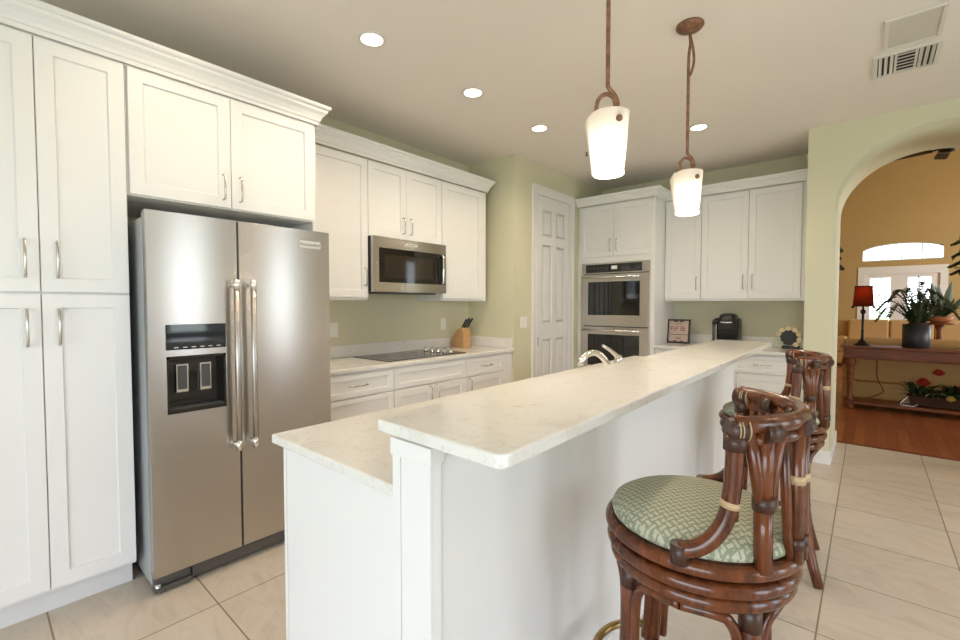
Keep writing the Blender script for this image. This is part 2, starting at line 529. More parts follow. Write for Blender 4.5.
def panel_mb(O, a0, a1, b0, b1, th=0.020, stile=0.058, rail=None, rec=0.009, mb=None):
    """shaker door or drawer front: one solid with a recessed centre"""
    mb = mb or MB()
    rail = stile if rail is None else rail
    bev = 0.004
    o = [(a0, b0), (a1, b0), (a1, b1), (a0, b1)]
    i = [(a0 + stile, b0 + rail), (a1 - stile, b0 + rail), (a1 - stile, b1 - rail), (a0 + stile, b1 - rail)]
    j = [(a0 + stile + bev, b0 + rail + bev), (a1 - stile - bev, b0 + rail + bev), (a1 - stile - bev, b1 - rail - bev), (a0 + stile + bev, b1 - rail - bev)]
    e = 0.0015
    oe = [(a0 + e, b0 + e), (a1 - e, b0 + e), (a1 - e, b1 - e), (a0 + e, b1 - e)]
    rings = [[O(a, b, 0) for a, b in o], [O(a, b, th - e) for a, b in o], [O(a, b, th) for a, b in oe],
             [O(a, b, th) for a, b in i], [O(a, b, th - rec) for a, b in j]]
    mb.loft(rings, True, True, False)
    return mb
def pull(O, a, b, length, vertical, parent, m=NICKEL, th=0.020, r=0.0052, out=0.030, name='handle'):
    h = length / 2
    if vertical:
        pts = [O(a, b - h, th), O(a, b - h, th + out * .75), O(a, b - h * .9, th + out), O(a, b, th + out * 1.08), O(a, b + h * .9, th + out), O(a, b + h, th + out * .75), O(a, b + h, th)]
    else:
        pts = [O(a - h, b, th), O(a - h, b, th + out * .75), O(a - h * .9, b, th + out), O(a, b, th + out * 1.08), O(a + h * .9, b, th + out), O(a + h, b, th + out * .75), O(a + h, b, th)]
    return MB().tube(pts, r, 10).build(name, m, parent)
def door(O, a0, a1, b0, b1, parent, hand=None, hb=None, hl=0.14, stile=0.058, name='door'):
    g = 0.0018
    d = panel_mb(O, a0 + g, a1 - g, b0 + g, b1 - g, stile=stile).build(name, CAB, parent)
    if hand is not None:
        pull(O, hand, hb, hl, True, d)
    return d
def drawer(O, a0, a1, b0, b1, parent, handle=True, hl=0.14, name='drawer'):
    g = 0.0018
    d = panel_mb(O, a0 + g, a1 - g, b0 + g, b1 - g, stile=0.05, rail=0.036).build(name, CAB, parent)
    if handle:
        pull(O, (a0 + a1) / 2, (b0 + b1) / 2, hl, False, d)
    return d

# ================================================================== the setting
LW = -3.28; YR = 3.58; XD = -2.667; YB = 5.5; YA = 4.747; XN = -0.42; YT = 5.60; CZ = 2.84
RW = 3.2; RY = -2.6
struct('floor', bx(LW - .1, RW + .1, RY - .1, YT, -.1, 0), TILE)
struct('floor_great_room', bx(-2.6, 5.1, YT, 16.1, -.1, 0), WOODF)
struct('trim_1', bx(-.22, .98, YT - .02, YT + .02, -.02, .006), CHERRY)
struct('ceiling', bx(LW - .1, RW + .1, RY - .1, YT - .001, CZ, CZ + .1), CEILP)
struct('wall_left', bx(LW - .1, LW, RY - .1, YB + .1, 0, CZ), GREEN)
struct('wall_pantry', bx(LW, XD, YR, YB + .1, 0, CZ), GREEN)
struct('wall_back', bx(XD, XN, YB, YB + .1, 0, CZ), GREEN)
# thick wall with the arched opening
AC, AA, AB, AS = 0.382, 0.608, 0.545, 2.165
poly = [(XN, 0), (AC - AA, 0)]
for k in range(0, 49):
    t = PI - PI * k / 48
    poly.append((AC + AA * math.cos(t), AS + AB * math.sin(t)))
poly += [(AC + AA, 0), (RW + .1, 0), (RW + .1, CZ), (XN, CZ)]
mb = MB()
# build the face as a strip fan to keep the arch clean
def arch_wall(mb, y0, y1):
    top = [(AC + AA * math.cos(PI - PI * k / 48), AS + AB * math.sin(PI - PI * k / 48)) for k in range(49)]
    xs = [XN, AC - AA] + [p[0] for p in top[1:-1]] + [AC + AA, RW + .1]
    mb.box(XN, AC - AA, y0, y1, 0, AS); mb.box(AC + AA, RW + .1, y0, y1, 0, AS)
    mb.box(XN, AC - AA, y0, y1, AS, CZ); mb.box(AC + AA, RW + .1, y0, y1, AS, CZ)
    bm = mb.bm
    rows = []
    for (x, z) in top:
        rows.append([mb.V((x, y0, z)), mb.V((x, y1, z)), mb.V((x, y0, CZ)), mb.V((x, y1, CZ))])
    for a, b in zip(rows, rows[1:]):
        mb.face([a[0], b[0], b[2], a[2]])
        mb.face([a[1], a[3], b[3], b[1]])
        mb.face([a[0], a[1], b[1], b[0]], True)
        mb.face([a[2], b[2], b[3], a[3]])
arch_wall(mb, YA, YT)
bmesh.ops.remove_doubles(mb.bm, verts=mb.bm.verts, dist=1e-5)
struct('wall_arch', mb, GREEN)
struct('baseboard_arch', bx(XN + .0, AC - AA + .004, YA - .014, YA, 0, .11).box(AC - AA, AC - AA + .014, YA - .014, YT, 0, .11), TRIMP, .003)
struct('baseboard_arch_right', bx(AC + AA - .014, RW, YA - .014, YA, 0, .11), TRIMP, .003)
struct('baseboard_pantry', bx(XD, XD + .014, YR - .014, 3.90, 0, .11), TRIMP, .003)
# walls behind the camera, with their windows
def wall_with_openings(name, axis, p0, p1, a0, a1, z0, z1, opens, m):
    mb = MB()
    def put(u0, u1, w0, w1):
        if u1 - u0 < 1e-4 or w1 - w0 < 1e-4: return
        if axis == 'X': mb.box(p0, p1, u0, u1, w0, w1)
        else: mb.box(u0, u1, p0, p1, w0, w1)
    cur = a0
    for (u0, u1, w0, w1) in sorted(opens):
        put(cur, u0, z0, z1); put(u0, u1, z0, w0); put(u0, u1, w1, z1); cur = u1
    put(cur, a1, z0, z1)
    return struct(name, mb, m)
wall_with_openings('wall_rear', 'Y', RY - .1, RY, LW - .1, RW + .1, 0, CZ, [(-1.25, 1.85, 0.05, 2.2)], NEUTRAL)
wall_with_openings('wall_right', 'X', RW, RW + .1, RY - .1, YT, 0, CZ, [(.40, 1.40, .15, 2.25), (2.02, 2.58, .15, 2.25), (3.58, 4.02, .15, 2.25)], NEUTRAL)
def window(name, axis, p, u0, u1, w0, w1, nu, nw, m=TRIMP):
    f = MB(); t = .03
    def put(a, b, c, d):
        if axis == 'X': f.box(p - .02, p + .02, a, b, c, d)
        else: f.box(a, b, p - .02, p + .02, c, d)
    put(u0, u0 + t, w0, w1); put(u1 - t, u1, w0, w1); put(u0, u1, w0, w0 + t); put(u0, u1, w1 - t, w1)
    for k in range(1, nu):
        u = u0 + (u1 - u0) * k / nu; put(u - .012, u + .012, w0, w1)
    for k in range(1, nw):
        w = w0 + (w1 - w0) * k / nw; put(u0, u1, w - .012, w + .012)
    return struct(name, f, m)
window('window_1', 'Y', RY - .05, -1.25, 1.85, .05, 2.2, 3, 1)
window('window_2', 'X', RW + .05, .40, 1.40, .15, 2.25, 2, 2)
window('window_7', 'X', RW + .05, 2.02, 2.58, .15, 2.25, 1, 2)
window('window_3', 'X', RW + .05, 3.58, 4.02, .15, 2.25, 1, 2)

# great room beyond the arch
GZ = 5.2; GY = 16.0
gx0, gx1 = -0.10, 1.33
wall_with_openings('wall_great_room_left', 'X', -2.6, -2.5, YT, GY + .1, 0, GZ, [], GOLD)
wall_with_openings('wall_great_room_right', 'X', 5.0, 5.1, YT, GY + .1, 0, GZ, [(6.4, 8.0, .5, 2.7), (8.85, 9.5, .5, 2.7), (11.0, 14.2, .5, 4.2)], GOLD)
struct('wall_great_room_near', bx(-2.6, 5.1, YT - .1, YT, CZ, GZ).box(RW + .1, 5.1, YT - .1, YT, 0, CZ), GOLD)
struct('ceiling_great_room', bx(-2.6, 5.1, YT - .1, GY + .1, GZ, GZ + .1), CEIL2)
window('window_4', 'X', 5.05, 8.85, 9.5, .5, 2.7, 1, 2)
window('window_8', 'X', 5.05, 6.4, 8.0, .5, 2.7, 2, 2)  # unseen window, added to go with the side fill
window('window_6', 'X', 5.05, 11.0, 14.2, .5, 4.2, 3, 3)
# far wall with the french doors' opening and the arched transom light
FX = (gx0 + gx1) / 2; FW = (gx1 - gx0) / 2 + .05
def far_arch(x):
    t = (x - FX - .02) / (FW + .02)
    return 2.80 + .22 * math.sqrt(max(0, 1 - t * t * .92)) - 0.05
mb = MB()
mb.box(-2.6, FX - FW, GY, GY + .12, 0, GZ); mb.box(FX + FW, 5.1, GY, GY + .12, 0, GZ)
mb.box(FX - FW, FX + FW, GY, GY + .12, 2.27, 2.51)
n = 24
rows = []
for k in range(n + 1):
    x = FX - FW + 2 * FW * k / n
    z = far_arch(x)
    rows.append([mb.V((x, GY, z)), mb.V((x, GY + .12, z)), mb.V((x, GY, GZ)), mb.V((x, GY + .12, GZ))])
for a, b in zip(rows, rows[1:]):
    mb.face([a[0], b[0], b[2], a[2]]); mb.face([a[1], a[3], b[3], b[1]]); mb.face([a[0], a[1], b[1], b[0]]); mb.face([a[2], b[2], b[3], a[3]])
struct('wall_great_room_far', mb, GOLD)
# transom window
mb = MB()
for k in range(1, 4):
    x = FX - FW + 2 * FW * k / 4
    mb.box(x - .012, x + .012, GY + .04, GY + .08, 2.51, far_arch(x))
mb.box(FX - FW, FX + FW, GY + .03, GY + .09, 2.51, 2.54)
mb.tube([(FX - FW + 2 * FW * k / n, GY + .06, far_arch(FX - FW + 2 * FW * k / n) - .012) for k in range(n + 1)], .018, 6)
w5 = struct('window_5', mb, TRIMP)
poly = [(FX - FW, 2.53)] + [(FX - FW + 2 * FW * k / n, far_arch(FX - FW + 2 * FW * k / n)) for k in range(n + 1)] + [(FX + FW, 2.53)]
MB().prism(poly, 'Y', GY + .055, GY + .061).build('glass_pane', GLASS, w5)
# french doors with their frame
mb = bx(FX - FW, gx0 + .0, GY - .02, GY + .12, 0, 2.27).box(gx1, FX + FW, GY - .02, GY + .12, 0, 2.27).box(gx0, gx1, GY - .02, GY + .12, 2.16, 2.27)
mb.box(FX - FW - .09, FX - FW - .0005, GY - .02, GY - .001, 0, 2.27).box(FX + FW + .0005, FX + FW + .09, GY - .02, GY - .001, 0, 2.27).box(FX - FW - .09, FX + FW + .09, GY - .02, GY - .001, 2.2705, 2.36)
struct('trim_2', mb, TRIMP)
for q, (x0, x1, p0, p1) in enumerate(((gx0, FX, .01, .42), (FX, gx1, .75, 1.18))):
    mb = MB()
    mb.box(x0, p0, GY + .02, GY + .065, 0, 2.16).box(p1, x1, GY + .02, GY + .065, 0, 2.16)
    mb.box(p0, p1, GY + .02, GY + .065, 0, .25).box(p0, p1, GY + .02, GY + .065, 2.06, 2.16)
    xm = (p0 + p1) / 2
    mb.box(xm - .01, xm + .01, GY + .03, GY + .055, .25, 2.06)
    for z in (.70, 1.16, 1.60):
        mb.box(p0, p1, GY + .03, GY + .055, z - .01, z + .01)
    d = struct('door_%d' % (q + 2), mb, TRIMP)
    bx(p0, p1, GY + .040, GY + .046, .25, 2.06).build('glass_pane', GLASS, d)

# pantry door with its casing
O = faceX(XD)
mb = MB()
cas = .095
y0, y1, zt = 3.975, 4.640, 2.515
mb.obox(O, y0 - cas, y0, 0, zt + cas, 0, .016).obox(O, y1, y1 + cas, 0, zt + cas, 0, .016).obox(O, y0, y1, zt, zt + cas, 0, .016)
mb.obox(O, y0 - cas, y0 - cas + .022, 0, zt + cas, .016, .026).obox(O, y1 + cas - .022, y1 + cas, 0, zt + cas, .016, .026).obox(O, y0 - cas + .022, y1 + cas - .022, zt + cas - .022, zt + cas, .016, .026)
mb.obox(O, y0 - .016, y0, 0, zt + .016, .016, .021).obox(O, y1, y1 + .016, 0, zt + .016, .016, .021).obox(O, y0, y1, zt, zt + .016, .016, .021)
struct('trim_3', mb, TRIMP, .003)
mb = MB()
yp = [(y0 + .10, (y0 + y1) / 2 - .045), ((y0 + y1) / 2 + .045, y1 - .10)]
zp = [(.22, .98), (1.15, 2.00), (2.09, 2.38)]
mb.obox(O, y0 + .004, y1 - .004, .01, zt - .004, .000, .001)
ys = [y0 + .004, yp[0][0], yp[0][1], yp[1][0], yp[1][1], y1 - .004]
zs = [.01, zp[0][0], zp[0][1], zp[1][0], zp[1][1], zp[2][0], zp[2][1], zt - .004]
for i in range(5):
    for j in range(7):
        if i in (1, 3) and j in (1, 3, 5):
            a0, a1, b0, b1 = ys[i], ys[i + 1], zs[j], zs[j + 1]
            R1 = lambda e, d: [O(a0 + e, b0 + e, d), O(a1 - e, b0 + e, d), O(a1 - e, b1 - e, d), O(a0 + e, b1 - e, d)]
            mb.loft([R1(0, .010), R1(.014, .001), R1(.022, .001), R1(.042, .008)], True, False, False)
            mb.face([mb.V(p) for p in R1(.042, .008)])
        else:
            a0, a1, b0, b1 = ys[i], ys[i + 1], zs[j], zs[j + 1]
            mb.face([mb.V(O(a0, b0, .010)), mb.V(O(a1, b0, .010)), mb.V(O(a1, b1, .010)), mb.V(O(a0, b1, .010))])
bmesh.ops.remove_doubles(mb.bm, verts=mb.bm.verts, dist=1e-5)
dr = struct('door_1', mb, TRIMP)
MB().obox(O, y0 - .004, y0 + .007, .915, 1.005, .008, .023).build('hinge', CHAR, dr, .002)

# ================================================================== cabinets on the left
CROWN = [(0, 0), (.010, 0), (.012, .018), (.020, .024), (.024, .040), (.040, .062), (.058, .078), (.062, .092), (.072, .096), (.080, .104), (.082, .118), (0, .118)]
def crown(path, z0, h, label, scale=1.0):
    k = h / .118
    prof = [(o * scale, z0 + z * k) for o, z in CROWN]
    o = MB().sweep(path, prof).build('crown_molding', CAB)
    return tag(o, label, 'crown molding')

TF = -2.63        # carcass front of the tall run (door faces at -2.61)
O = faceX(TF)
t = empty('pantry_cabinet', (-2.95, .2, 0), 'tall white pantry cabinet of four doors left of the steel refrigerator', 'cabinet')
bx(LW + .002, TF, -.10, .503, .115, 2.47).build('body', CAB, t)
bx(LW + .002, -2.697, -.10, .500, 0, .115).build('toe_kick', TOEK, t)
door(O, -.098, .205, .13, 1.397, t, .205 - .045, 1.255, .15)
door(O, .205, .503, .13, 1.397, t, .205 + .052, 1.255, .15)
door(O, -.098, .205, 1.402, 2.457, t, .205 - .045, 1.54, .15)
door(O, .205, .503, 1.402, 2.457, t, .205 + .052, 1.54, .15)

t = empty('refrigerator_cabinet', (-2.95, .97, 1.86), 'white two-door cabinet bridging above the refrigerator', 'cabinet')
bx(LW + .002, TF, .506, 1.455, 1.865, 2.47).build('body', CAB, t)
bx(LW + .002, TF - .01, 1.437, 1.455, .0, 1.865).build('end_panel', CAB, t)
door(O, .512, .955, 1.868, 2.457, t, .955 - .042, 1.975, .13)
door(O, .955, 1.435, 1.868, 2.457, t, .955 + .042, 1.975, .13)
crown([(TF + .02, -.10), (TF + .02, 1.457), (-2.83, 1.457)], 2.462, .112, 'deep white crown molding along top of pantry and refrigerator cabinets', .78)

# wall cabinets either side of and above the microwave
UF = -2.95
O = faceX(UF)
ub, ut = 1.405, 2.475
t = empty('wall_cabinet', (-3.11, 1.75, ub), 'white single-door wall cabinet between the refrigerator and the microwave', 'cabinet')
bx(LW + .002, UF, 1.458, 2.050, ub, ut).build('body', CAB, t)
bx(LW + .002, UF + .004, 1.46, 2.048, ub - .018, ub - .0005).build('light_rail', CAB, t)
door(O, 1.46, 2.050, ub, 2.468, t, 2.050 - .035, ub + .16, .13)
t = empty('wall_cabinet', (-3.11, 2.44, 1.87), 'short white two-door wall cabinet directly above the microwave', 'cabinet')
bx(LW + .002, UF, 2.052, 2.840, 1.885, ut).build('body', CAB, t)
door(O, 2.052, 2.43, 1.887, 2.468, t, 2.43 - .038, 2.00, .13)
door(O, 2.43, 2.840, 1.887, 2.468, t, 2.43 + .038, 2.00, .13)
t = empty('wall_cabinet', (-3.11, 3.15, ub), 'white single-door wall cabinet right of the microwave above the knife block', 'cabinet')
bx(LW + .002, UF, 2.842, 3.475, ub, ut).build('body', CAB, t)
bx(LW + .002, UF + .004, 2.844, 3.473, ub - .018, ub - .0005).build('light_rail', CAB, t)
door(O, 2.845, 3.41, ub, 2.468, t)
crown([(UF + .02, 1.459), (UF + .02, 3.477), (LW + .002, 3.477)], 2.478, .115, 'white crown molding along top of wall cabinets over the microwave', .76)

# base cabinets under the cooktop
BF = -2.695
O = faceX(BF)
def base_body(t, y0, y1):
    bx(LW + .002, BF, y0, y1, .10, .882).build('body', CAB, t)
    bx(LW + .002, BF - .06, y0, y1, 0, .10).build('toe_kick', TOEK, t)
t = empty('base_cabinet', (-3.0, 1.77, 0), 'white drawer base cabinet beside refrigerator, left of the cooktop', 'cabinet')
base_body(t, 1.458, 2.092)
drawer(O, 1.46, 2.092, .708, .868, t); drawer(O, 1.46, 2.092, .415, .702, t); drawer(O, 1.46, 2.092, .11, .41, t)
t = empty('base_cabinet', (-3.0, 2.49, 0), 'wide white two-door base cabinet with blank drawer front under the cooktop', 'cabinet')
base_body(t, 2.094, 2.885)
drawer(O, 2.094, 2.885, .712, .868, t, False)
door(O, 2.094, 2.49, .11, .706, t, 2.49 - .04, .625, .13)
door(O, 2.49, 2.885, .11, .706, t, 2.49 + .04, .625, .13)
t = empty('base_cabinet', (-3.0, 3.2, 0), 'narrow white base cabinet right of the cooktop against the sage wall', 'cabinet')
base_body(t, 2.887, YR - .003)
drawer(O, 2.887, 3.43, .712, .868, t)
door(O, 2.887, 3.43, .11, .706, t, 2.93, .625, .13)
MB().obox(O, 3.433, YR - .004, .10, .868, 0, .006).build('filler_strip', CAB, t)

# counter with its upstand
t = empty('countertop', (-3.0, 2.5, .884), 'speckled cream stone countertop carrying the cooktop', 'countertop')
bx(LW + .001, -2.665, 1.458, YR - .001, .884, .914).build('slab', QUARTZ, t, .005)
bx(LW + .001, LW + .021, 1.458, YR - .022, .9145, 1.015).build('backsplash', QUARTZ, t, .002)
bx(LW + .001, -2.68, YR - .021, YR - .001, .9145, 1.015).build('backsplash', QUARTZ, t, .002)

t = empty('cooktop', (-3.0, 2.5, .914), 'black glass electric cooktop with row of silver knobs', 'cooktop')
bx(-3.215, -2.745, 2.09, 2.965, .9143, .920).build('glass_plate', COOKG, t, .002)
mb = MB()
for (x, y, r) in ((-3.09, 2.27, .075), (-2.87, 2.27, .1), (-3.09, 2.55, .1), (-2.87, 2.55, .075)):
    mb.tube([(x + r * math.cos(k * PI / 24), y + r * math.sin(k * PI / 24), .9201) for k in range(48)], .0008, 4, True)
mb.build('burner_ring', DARKG, t)
for k in range(5):
    f = k / 4
    x = -3.09 + .30 * f; y = 2.785 + .03 * f
    kb = MB().lathe(x, y, [(.022, .9202), (.022, .928), (.0175, .932), (.0165, .952), (.015, .956)], 24).build('knob', CHROME, t)
    bx(x - .0022, x + .0022, y - .0150, y + .0150, .9555, .9595).build('knob_grip', BLACKP, kb)

# knife block with knives
t = empty('knife_block', (-3.122, 3.30, .9145), 'slanted light wood knife block by the wall corner', 'knife block', rz=R(-6))
prof = [(-.115, 0), (.085, 0), (.085, .145), (.055, .215), (-.01, .185), (-.105, .095), (-.125, .05)]
# local: slanted block, front towards +x
mb = MB()
mb.prism([(p[0], p[1]) for p in prof], 'Y', -.05, .05)
bl = mb.build('block', BLOCKW, t, .004, 2, 0, True)
MB().box(.0855, .089, -.03, .03, .035, .12).build('front_inset', BLOCKW, t, .001, 2, 0, True)
dirv = Vector((.62, 0, .78)).normalized()
for i, (y, s, ln) in enumerate(((-.034, .0, .11), (-.011, .01, .12), (.012, .0, .11), (.035, .01, .115))):
    k = empty('kitchen_knife', (0, 0, 0), 'black handled kitchen knife in the wooden block', 'knife', 'knives in the knife block')
    p = Vector((.045 + s, y, .203 + s * .4))
    MB().tube([p, p + dirv * .012, p + dirv * ln * .6, p + dirv * ln], [.0080, .0090, .0085, .0095], 10, flat=1.15).build('grip', BLACKP, k, 0, 2, 0, True)
    MB().tube([p - dirv * .02, p + dirv * .0005], .0088, 8).build('bolster', CHROME, k, 0, 2, 0, True)
    k.location = t.location; k.rotation_euler = t.rotation_euler

# microwave
O = faceX(-2.905)
t = empty('microwave', (-3.05, 2.45, 1.44), 'stainless over-the-range microwave with black glass door', 'microwave')
y0, y1, z0, z1 = 2.055, 2.838, 1.452, 1.882
bx(LW + .003, -2.908, y0, y1, z0, z1).build('body', BLACKP, t)
mb = MB()
a0, a1, b0, b1 = y0 + .055, y1 - .012, z0 + .075, z1 - .085
mb.obox(O, y0, y1, b1, z1, 0, .030).obox(O, y0, y1, z0, b0, 0, .030).obox(O, y0, a0, b0, b1, 0, .030).obox(O, a1, y1, b0, b1, 0, .030)
fr = mb.build('door_frame', STEEL, t)
MB().obox(O, a0, a1, b0, b1, 0, .026).build('door_glass', BLACKG, t)
MB().obox(O, a0 + .055, a1 - .14, b0 + .04, b1 - .05, .026, .0268).build('viewing_window', OVENG, t)
hd = MB().tube([O(y1 - .065, z0 + .09, .026), O(y1 - .065, z0 + .09, .058), O(y1 - .065, z0 + .105, .064), O(y1 - .065, z1 - .115, .064), O(y1 - .065, z1 - .10, .058), O(y1 - .065, z1 - .10, .026)], .009, 12).build('handle', CHROME, t)
bg = MB().obox(O, 2.37, 2.50, z1 - .052, z1 - .028, .030, .032).build('badge', BADGE, t, .001)
text('badge_lettering', 'KitchenAid', .018, O(2.435, z1 - .040, .0325), (R(90), 0, R(90)), CHAR, bg)
mb = MB()
for k in range(4):
    mb.obox(O, y1 - .045, y1 - .020, b1 - .10 - .035 * k, b1 - .082 - .035 * k, .026, .0265)
MB().obox(O, y1 - .05, y1 - .018, b1 - .06, b1 - .03, .026, .0265).build('clock_display', SCREEN, t)
mb.build('key_pad', DARKG, t)
bx(-3.2, -2.93, y0 + .08, y1 - .08, z0 - .012, z0 - .0005).build('grease_filter', CHAR, t)

# ------------------------------------------------------------------ refrigerator
FF = -2.500
O = faceX(FF)
t = empty('refrigerator', (-2.8, .97, 0), 'side-by-side stainless refrigerator with ice dispenser in left door', 'refrigerator')
fy0, fy1, fsp = .532, 1.432, .917
bx(-3.22, FF - .006, fy0 + .004, fy1 - .004, .03, 1.755).build('body', GRAYM, t, .004)
# freezer door with a hole for the dispenser
def fdoor(y0, y1, hole=None, zb=.088, zt=1.778):
    th = .056; mb = MB()
    if hole is None:
        mb.obox(O, y0, y1, zb, zt, 0, th)
    else:
        h0, h1, k0, k1 = hole
        mb.obox(O, y0, h0, zb, zt, 0, th).obox(O, h1, y1, zb, zt, 0, th).obox(O, h0, h1, zb, k0, 0, th).obox(O, h0, h1, k1, zt, 0, th)
        bmesh.ops.remove_doubles(mb.bm, verts=mb.bm.verts, dist=1e-5)
        # drop the inner shared faces so that the front reads as one sheet
        seen = {}
        for f in list(mb.bm.faces):
            k = tuple(sorted(v.index for v in f.verts))
        mb.bm.verts.index_update()
        for f in list(mb.bm.faces):
            k = tuple(sorted((round(v.co.x, 4), round(v.co.y, 4), round(v.co.z, 4)) for v in f.verts))
            seen.setdefault(k, []).append(f)
        bmesh.ops.delete(mb.bm, geom=[f for l in seen.values() if len(l) > 1 for f in l], context='FACES_ONLY')
    return mb
disp = (.600, .852, .838, 1.108)
dl = fdoor(fy0, fsp - .005, disp).build('door', STEEL, t)
dl['label'] = 'left refrigerator door with dispenser'
drt = fdoor(fsp + .005, fy1).build('door', STEEL, t, .002, 2)
bx(FF - .004, FF + .0545, fsp - .0045, fsp + .0045, .09, 1.77).build('door_gasket', BLACKP, t)  # gasket brought forward in black, giving the door gap its shade
# dispenser
mb = MB()
h0, h1, k0, k1 = disp
mb.obox(O, h0, h1, k0, k1, -.0, .004)
mb.obox(O, h0, h0 + .010, k0, k1, .004, .058).obox(O, h1 - .010, h1, k0, k1, .004, .058).obox(O, h0, h1, k1 - .012, k1, .004, .058).obox(O, h0, h1, k0, k0 + .02, .004, .060)
dp = mb.build('ice_dispenser', BLACKG, dl)
for a in (.672, .772):
    mb = MB().obox(O, a - .026, a + .026, .93, 1.065, .012, .020)
    mb.build('dispenser_paddle', CHROME, dl, .003)
    MB().obox(O, a - .019, a + .019, .945, 1.058, .0205, .024).build('paddle_pad', DARKG, dl, .002)
MB().obox(O, h0 + .012, h1 - .012, k0 + .018, k0 + .024, .008, .056).build('drip_tray', CHAR, dl)
MB().obox(O, h0 - .002, h1 + .002, 1.138, 1.257, .0562, .0590).build('control_display', SCREEN, dl, .001)
mb = MB()
for k in range(6):
    mb.obox(O, h0 + .03 + k * .036, h0 + .048 + k * .036, 1.147, 1.150, .0590, .0594)
mb.build('display_marking', PLATE, dl)
# handles
for (y, par) in ((fsp - .030, dl), (fsp + .050, drt)):
    zb, zt = .62, 1.47
    h = MB().cyl(O(y, zb, .118), O(y, zt, .118), .0135, 20).build('handle', STEEL, par)
    for z in (zb + .02, zt - .02):
        MB().tube([O(y, z, .055), O(y, z, .10)], .011, 14).build('handle_post', CHROME, par)
        MB().cyl(O(y, z - .025, .118), O(y, z + .025, .118), .0145, 20).build('handle_collar', CHROME, par)
bg = MB().obox(O, 1.246, 1.374, 1.675, 1.716, .0562, .0595).build('badge', BADGE, drt, .001)
text('badge_lettering', 'KitchenAid', .026, O(1.31, 1.695, .0600), (R(90), 0, R(90)), CHAR, bg)
# toe grille and foot
mb = MB()
mb.obox(O, fy0 + .16, fy1 - .004, .030, .078, .0, .040)
mb.obox(O, fy0 + .004, fy0 + .155, .03, .080, .0, .026)
mb.obox(O, fy0 + .004, fy0 + .155, .012, .034, .0, .046).obox(O, fy0 + .155, fy1 - .004, .014, .030, .0, .03)
mb.build('toe_grille', CHAR, t, .003)
MB().cyl(O(fy0 + .02, .0, .03), O(fy0 + .02, .05, .03), .013, 14).build('leveling_foot', CHROME, t)
MB().cyl(O(fy1 - .02, .0, .03), O(fy1 - .02, .03, .03), .013, 14).build('leveling_foot', CHROME, t)
MB().cyl((-3.1, fy0 + .05, 0), (-3.1, fy0 + .05, .03), .02, 14).build('leveling_foot', BLACKP, t)
MB().cyl((-3.1, fy1 - .05, 0), (-3.1, fy1 - .05, .03), .02, 14).build('leveling_foot', BLACKP, t)
MB().obox(O, fy0 + .01, fy0 + .07, 1.756, 1.782, -.06, -.001).obox(O, fy1 - .07, fy1 - .01, 1.756, 1.782, -.06, -.001).build('hinge_cover', GRAYM, t, .003)

# outlets and switch
def outlet(O, a, b, label, cat='outlet', double=False):
    t = empty('wall_outlet' if cat == 'outlet' else 'light_switch', O(a, b - .058, 0), label, cat)
    w = .058 if double else .036
    MB().obox(O, a - w, a + w, b - .058, b + .058, .0005, .006).build('cover_plate', PLATE, t, .002)
    if cat == 'outlet':
        MB().obox(O, a - .017, a + .017, b - .036, b + .036, .006, .008).build('socket_face', PLATE, t, .001)
    else:
        for s in ((-.024, .024) if double else (0,)):
            MB().obox(O, a + s - .016, a + s + .016, b - .034, b + .034, .006, .010).build('rocker', PLATE, t, .002)
    return t
OL = faceX(LW)
outlet(OL, 1.955, 1.145, 'white outlet plate on wall next to the refrigerator')
outlet(OL, 3.19, 1.155, 'white outlet plate on sage wall behind the knife block')
outlet(faceX(XD), 3.745, 1.17, 'white double light switch left of the pantry door', 'light switch', True)

# ================================================================== back wall
OF = 4.87
O = faceNY(OF)
cx0, cx1 = XD + .003, -1.745
t = empty('oven_cabinet', ((cx0 + cx1) / 2, 5.18, 0), 'tall white cabinet housing the double oven', 'cabinet')
ov = (-2.588, -1.802)
mb = MB()
zo0, zo1 = .50, 1.828
mb.box(cx0, cx1, OF, YB - .002, zo1, 2.508).box(cx0, cx1, OF, YB - .002, .10, zo0)
mb.box(cx0, ov[0] - .001, OF, YB - .002, zo0, zo1).box(ov[1] + .001, cx1, OF, YB - .002, zo0, zo1)
mb.build('body', CAB, t)
bx(cx0, cx1, OF + .06, YB - .002, 0, .10).build('toe_kick', TOEK, t)
xm = -2.205
door(O, cx0 + .035, xm, 1.905, 2.498, t, xm - .04, 2.03, .14)
door(O, xm, cx1 - .03, 1.905, 2.498, t, xm + .04, 2.03, .14)
drawer(O, cx0 + .035, cx1 - .03, .11, .47, t)

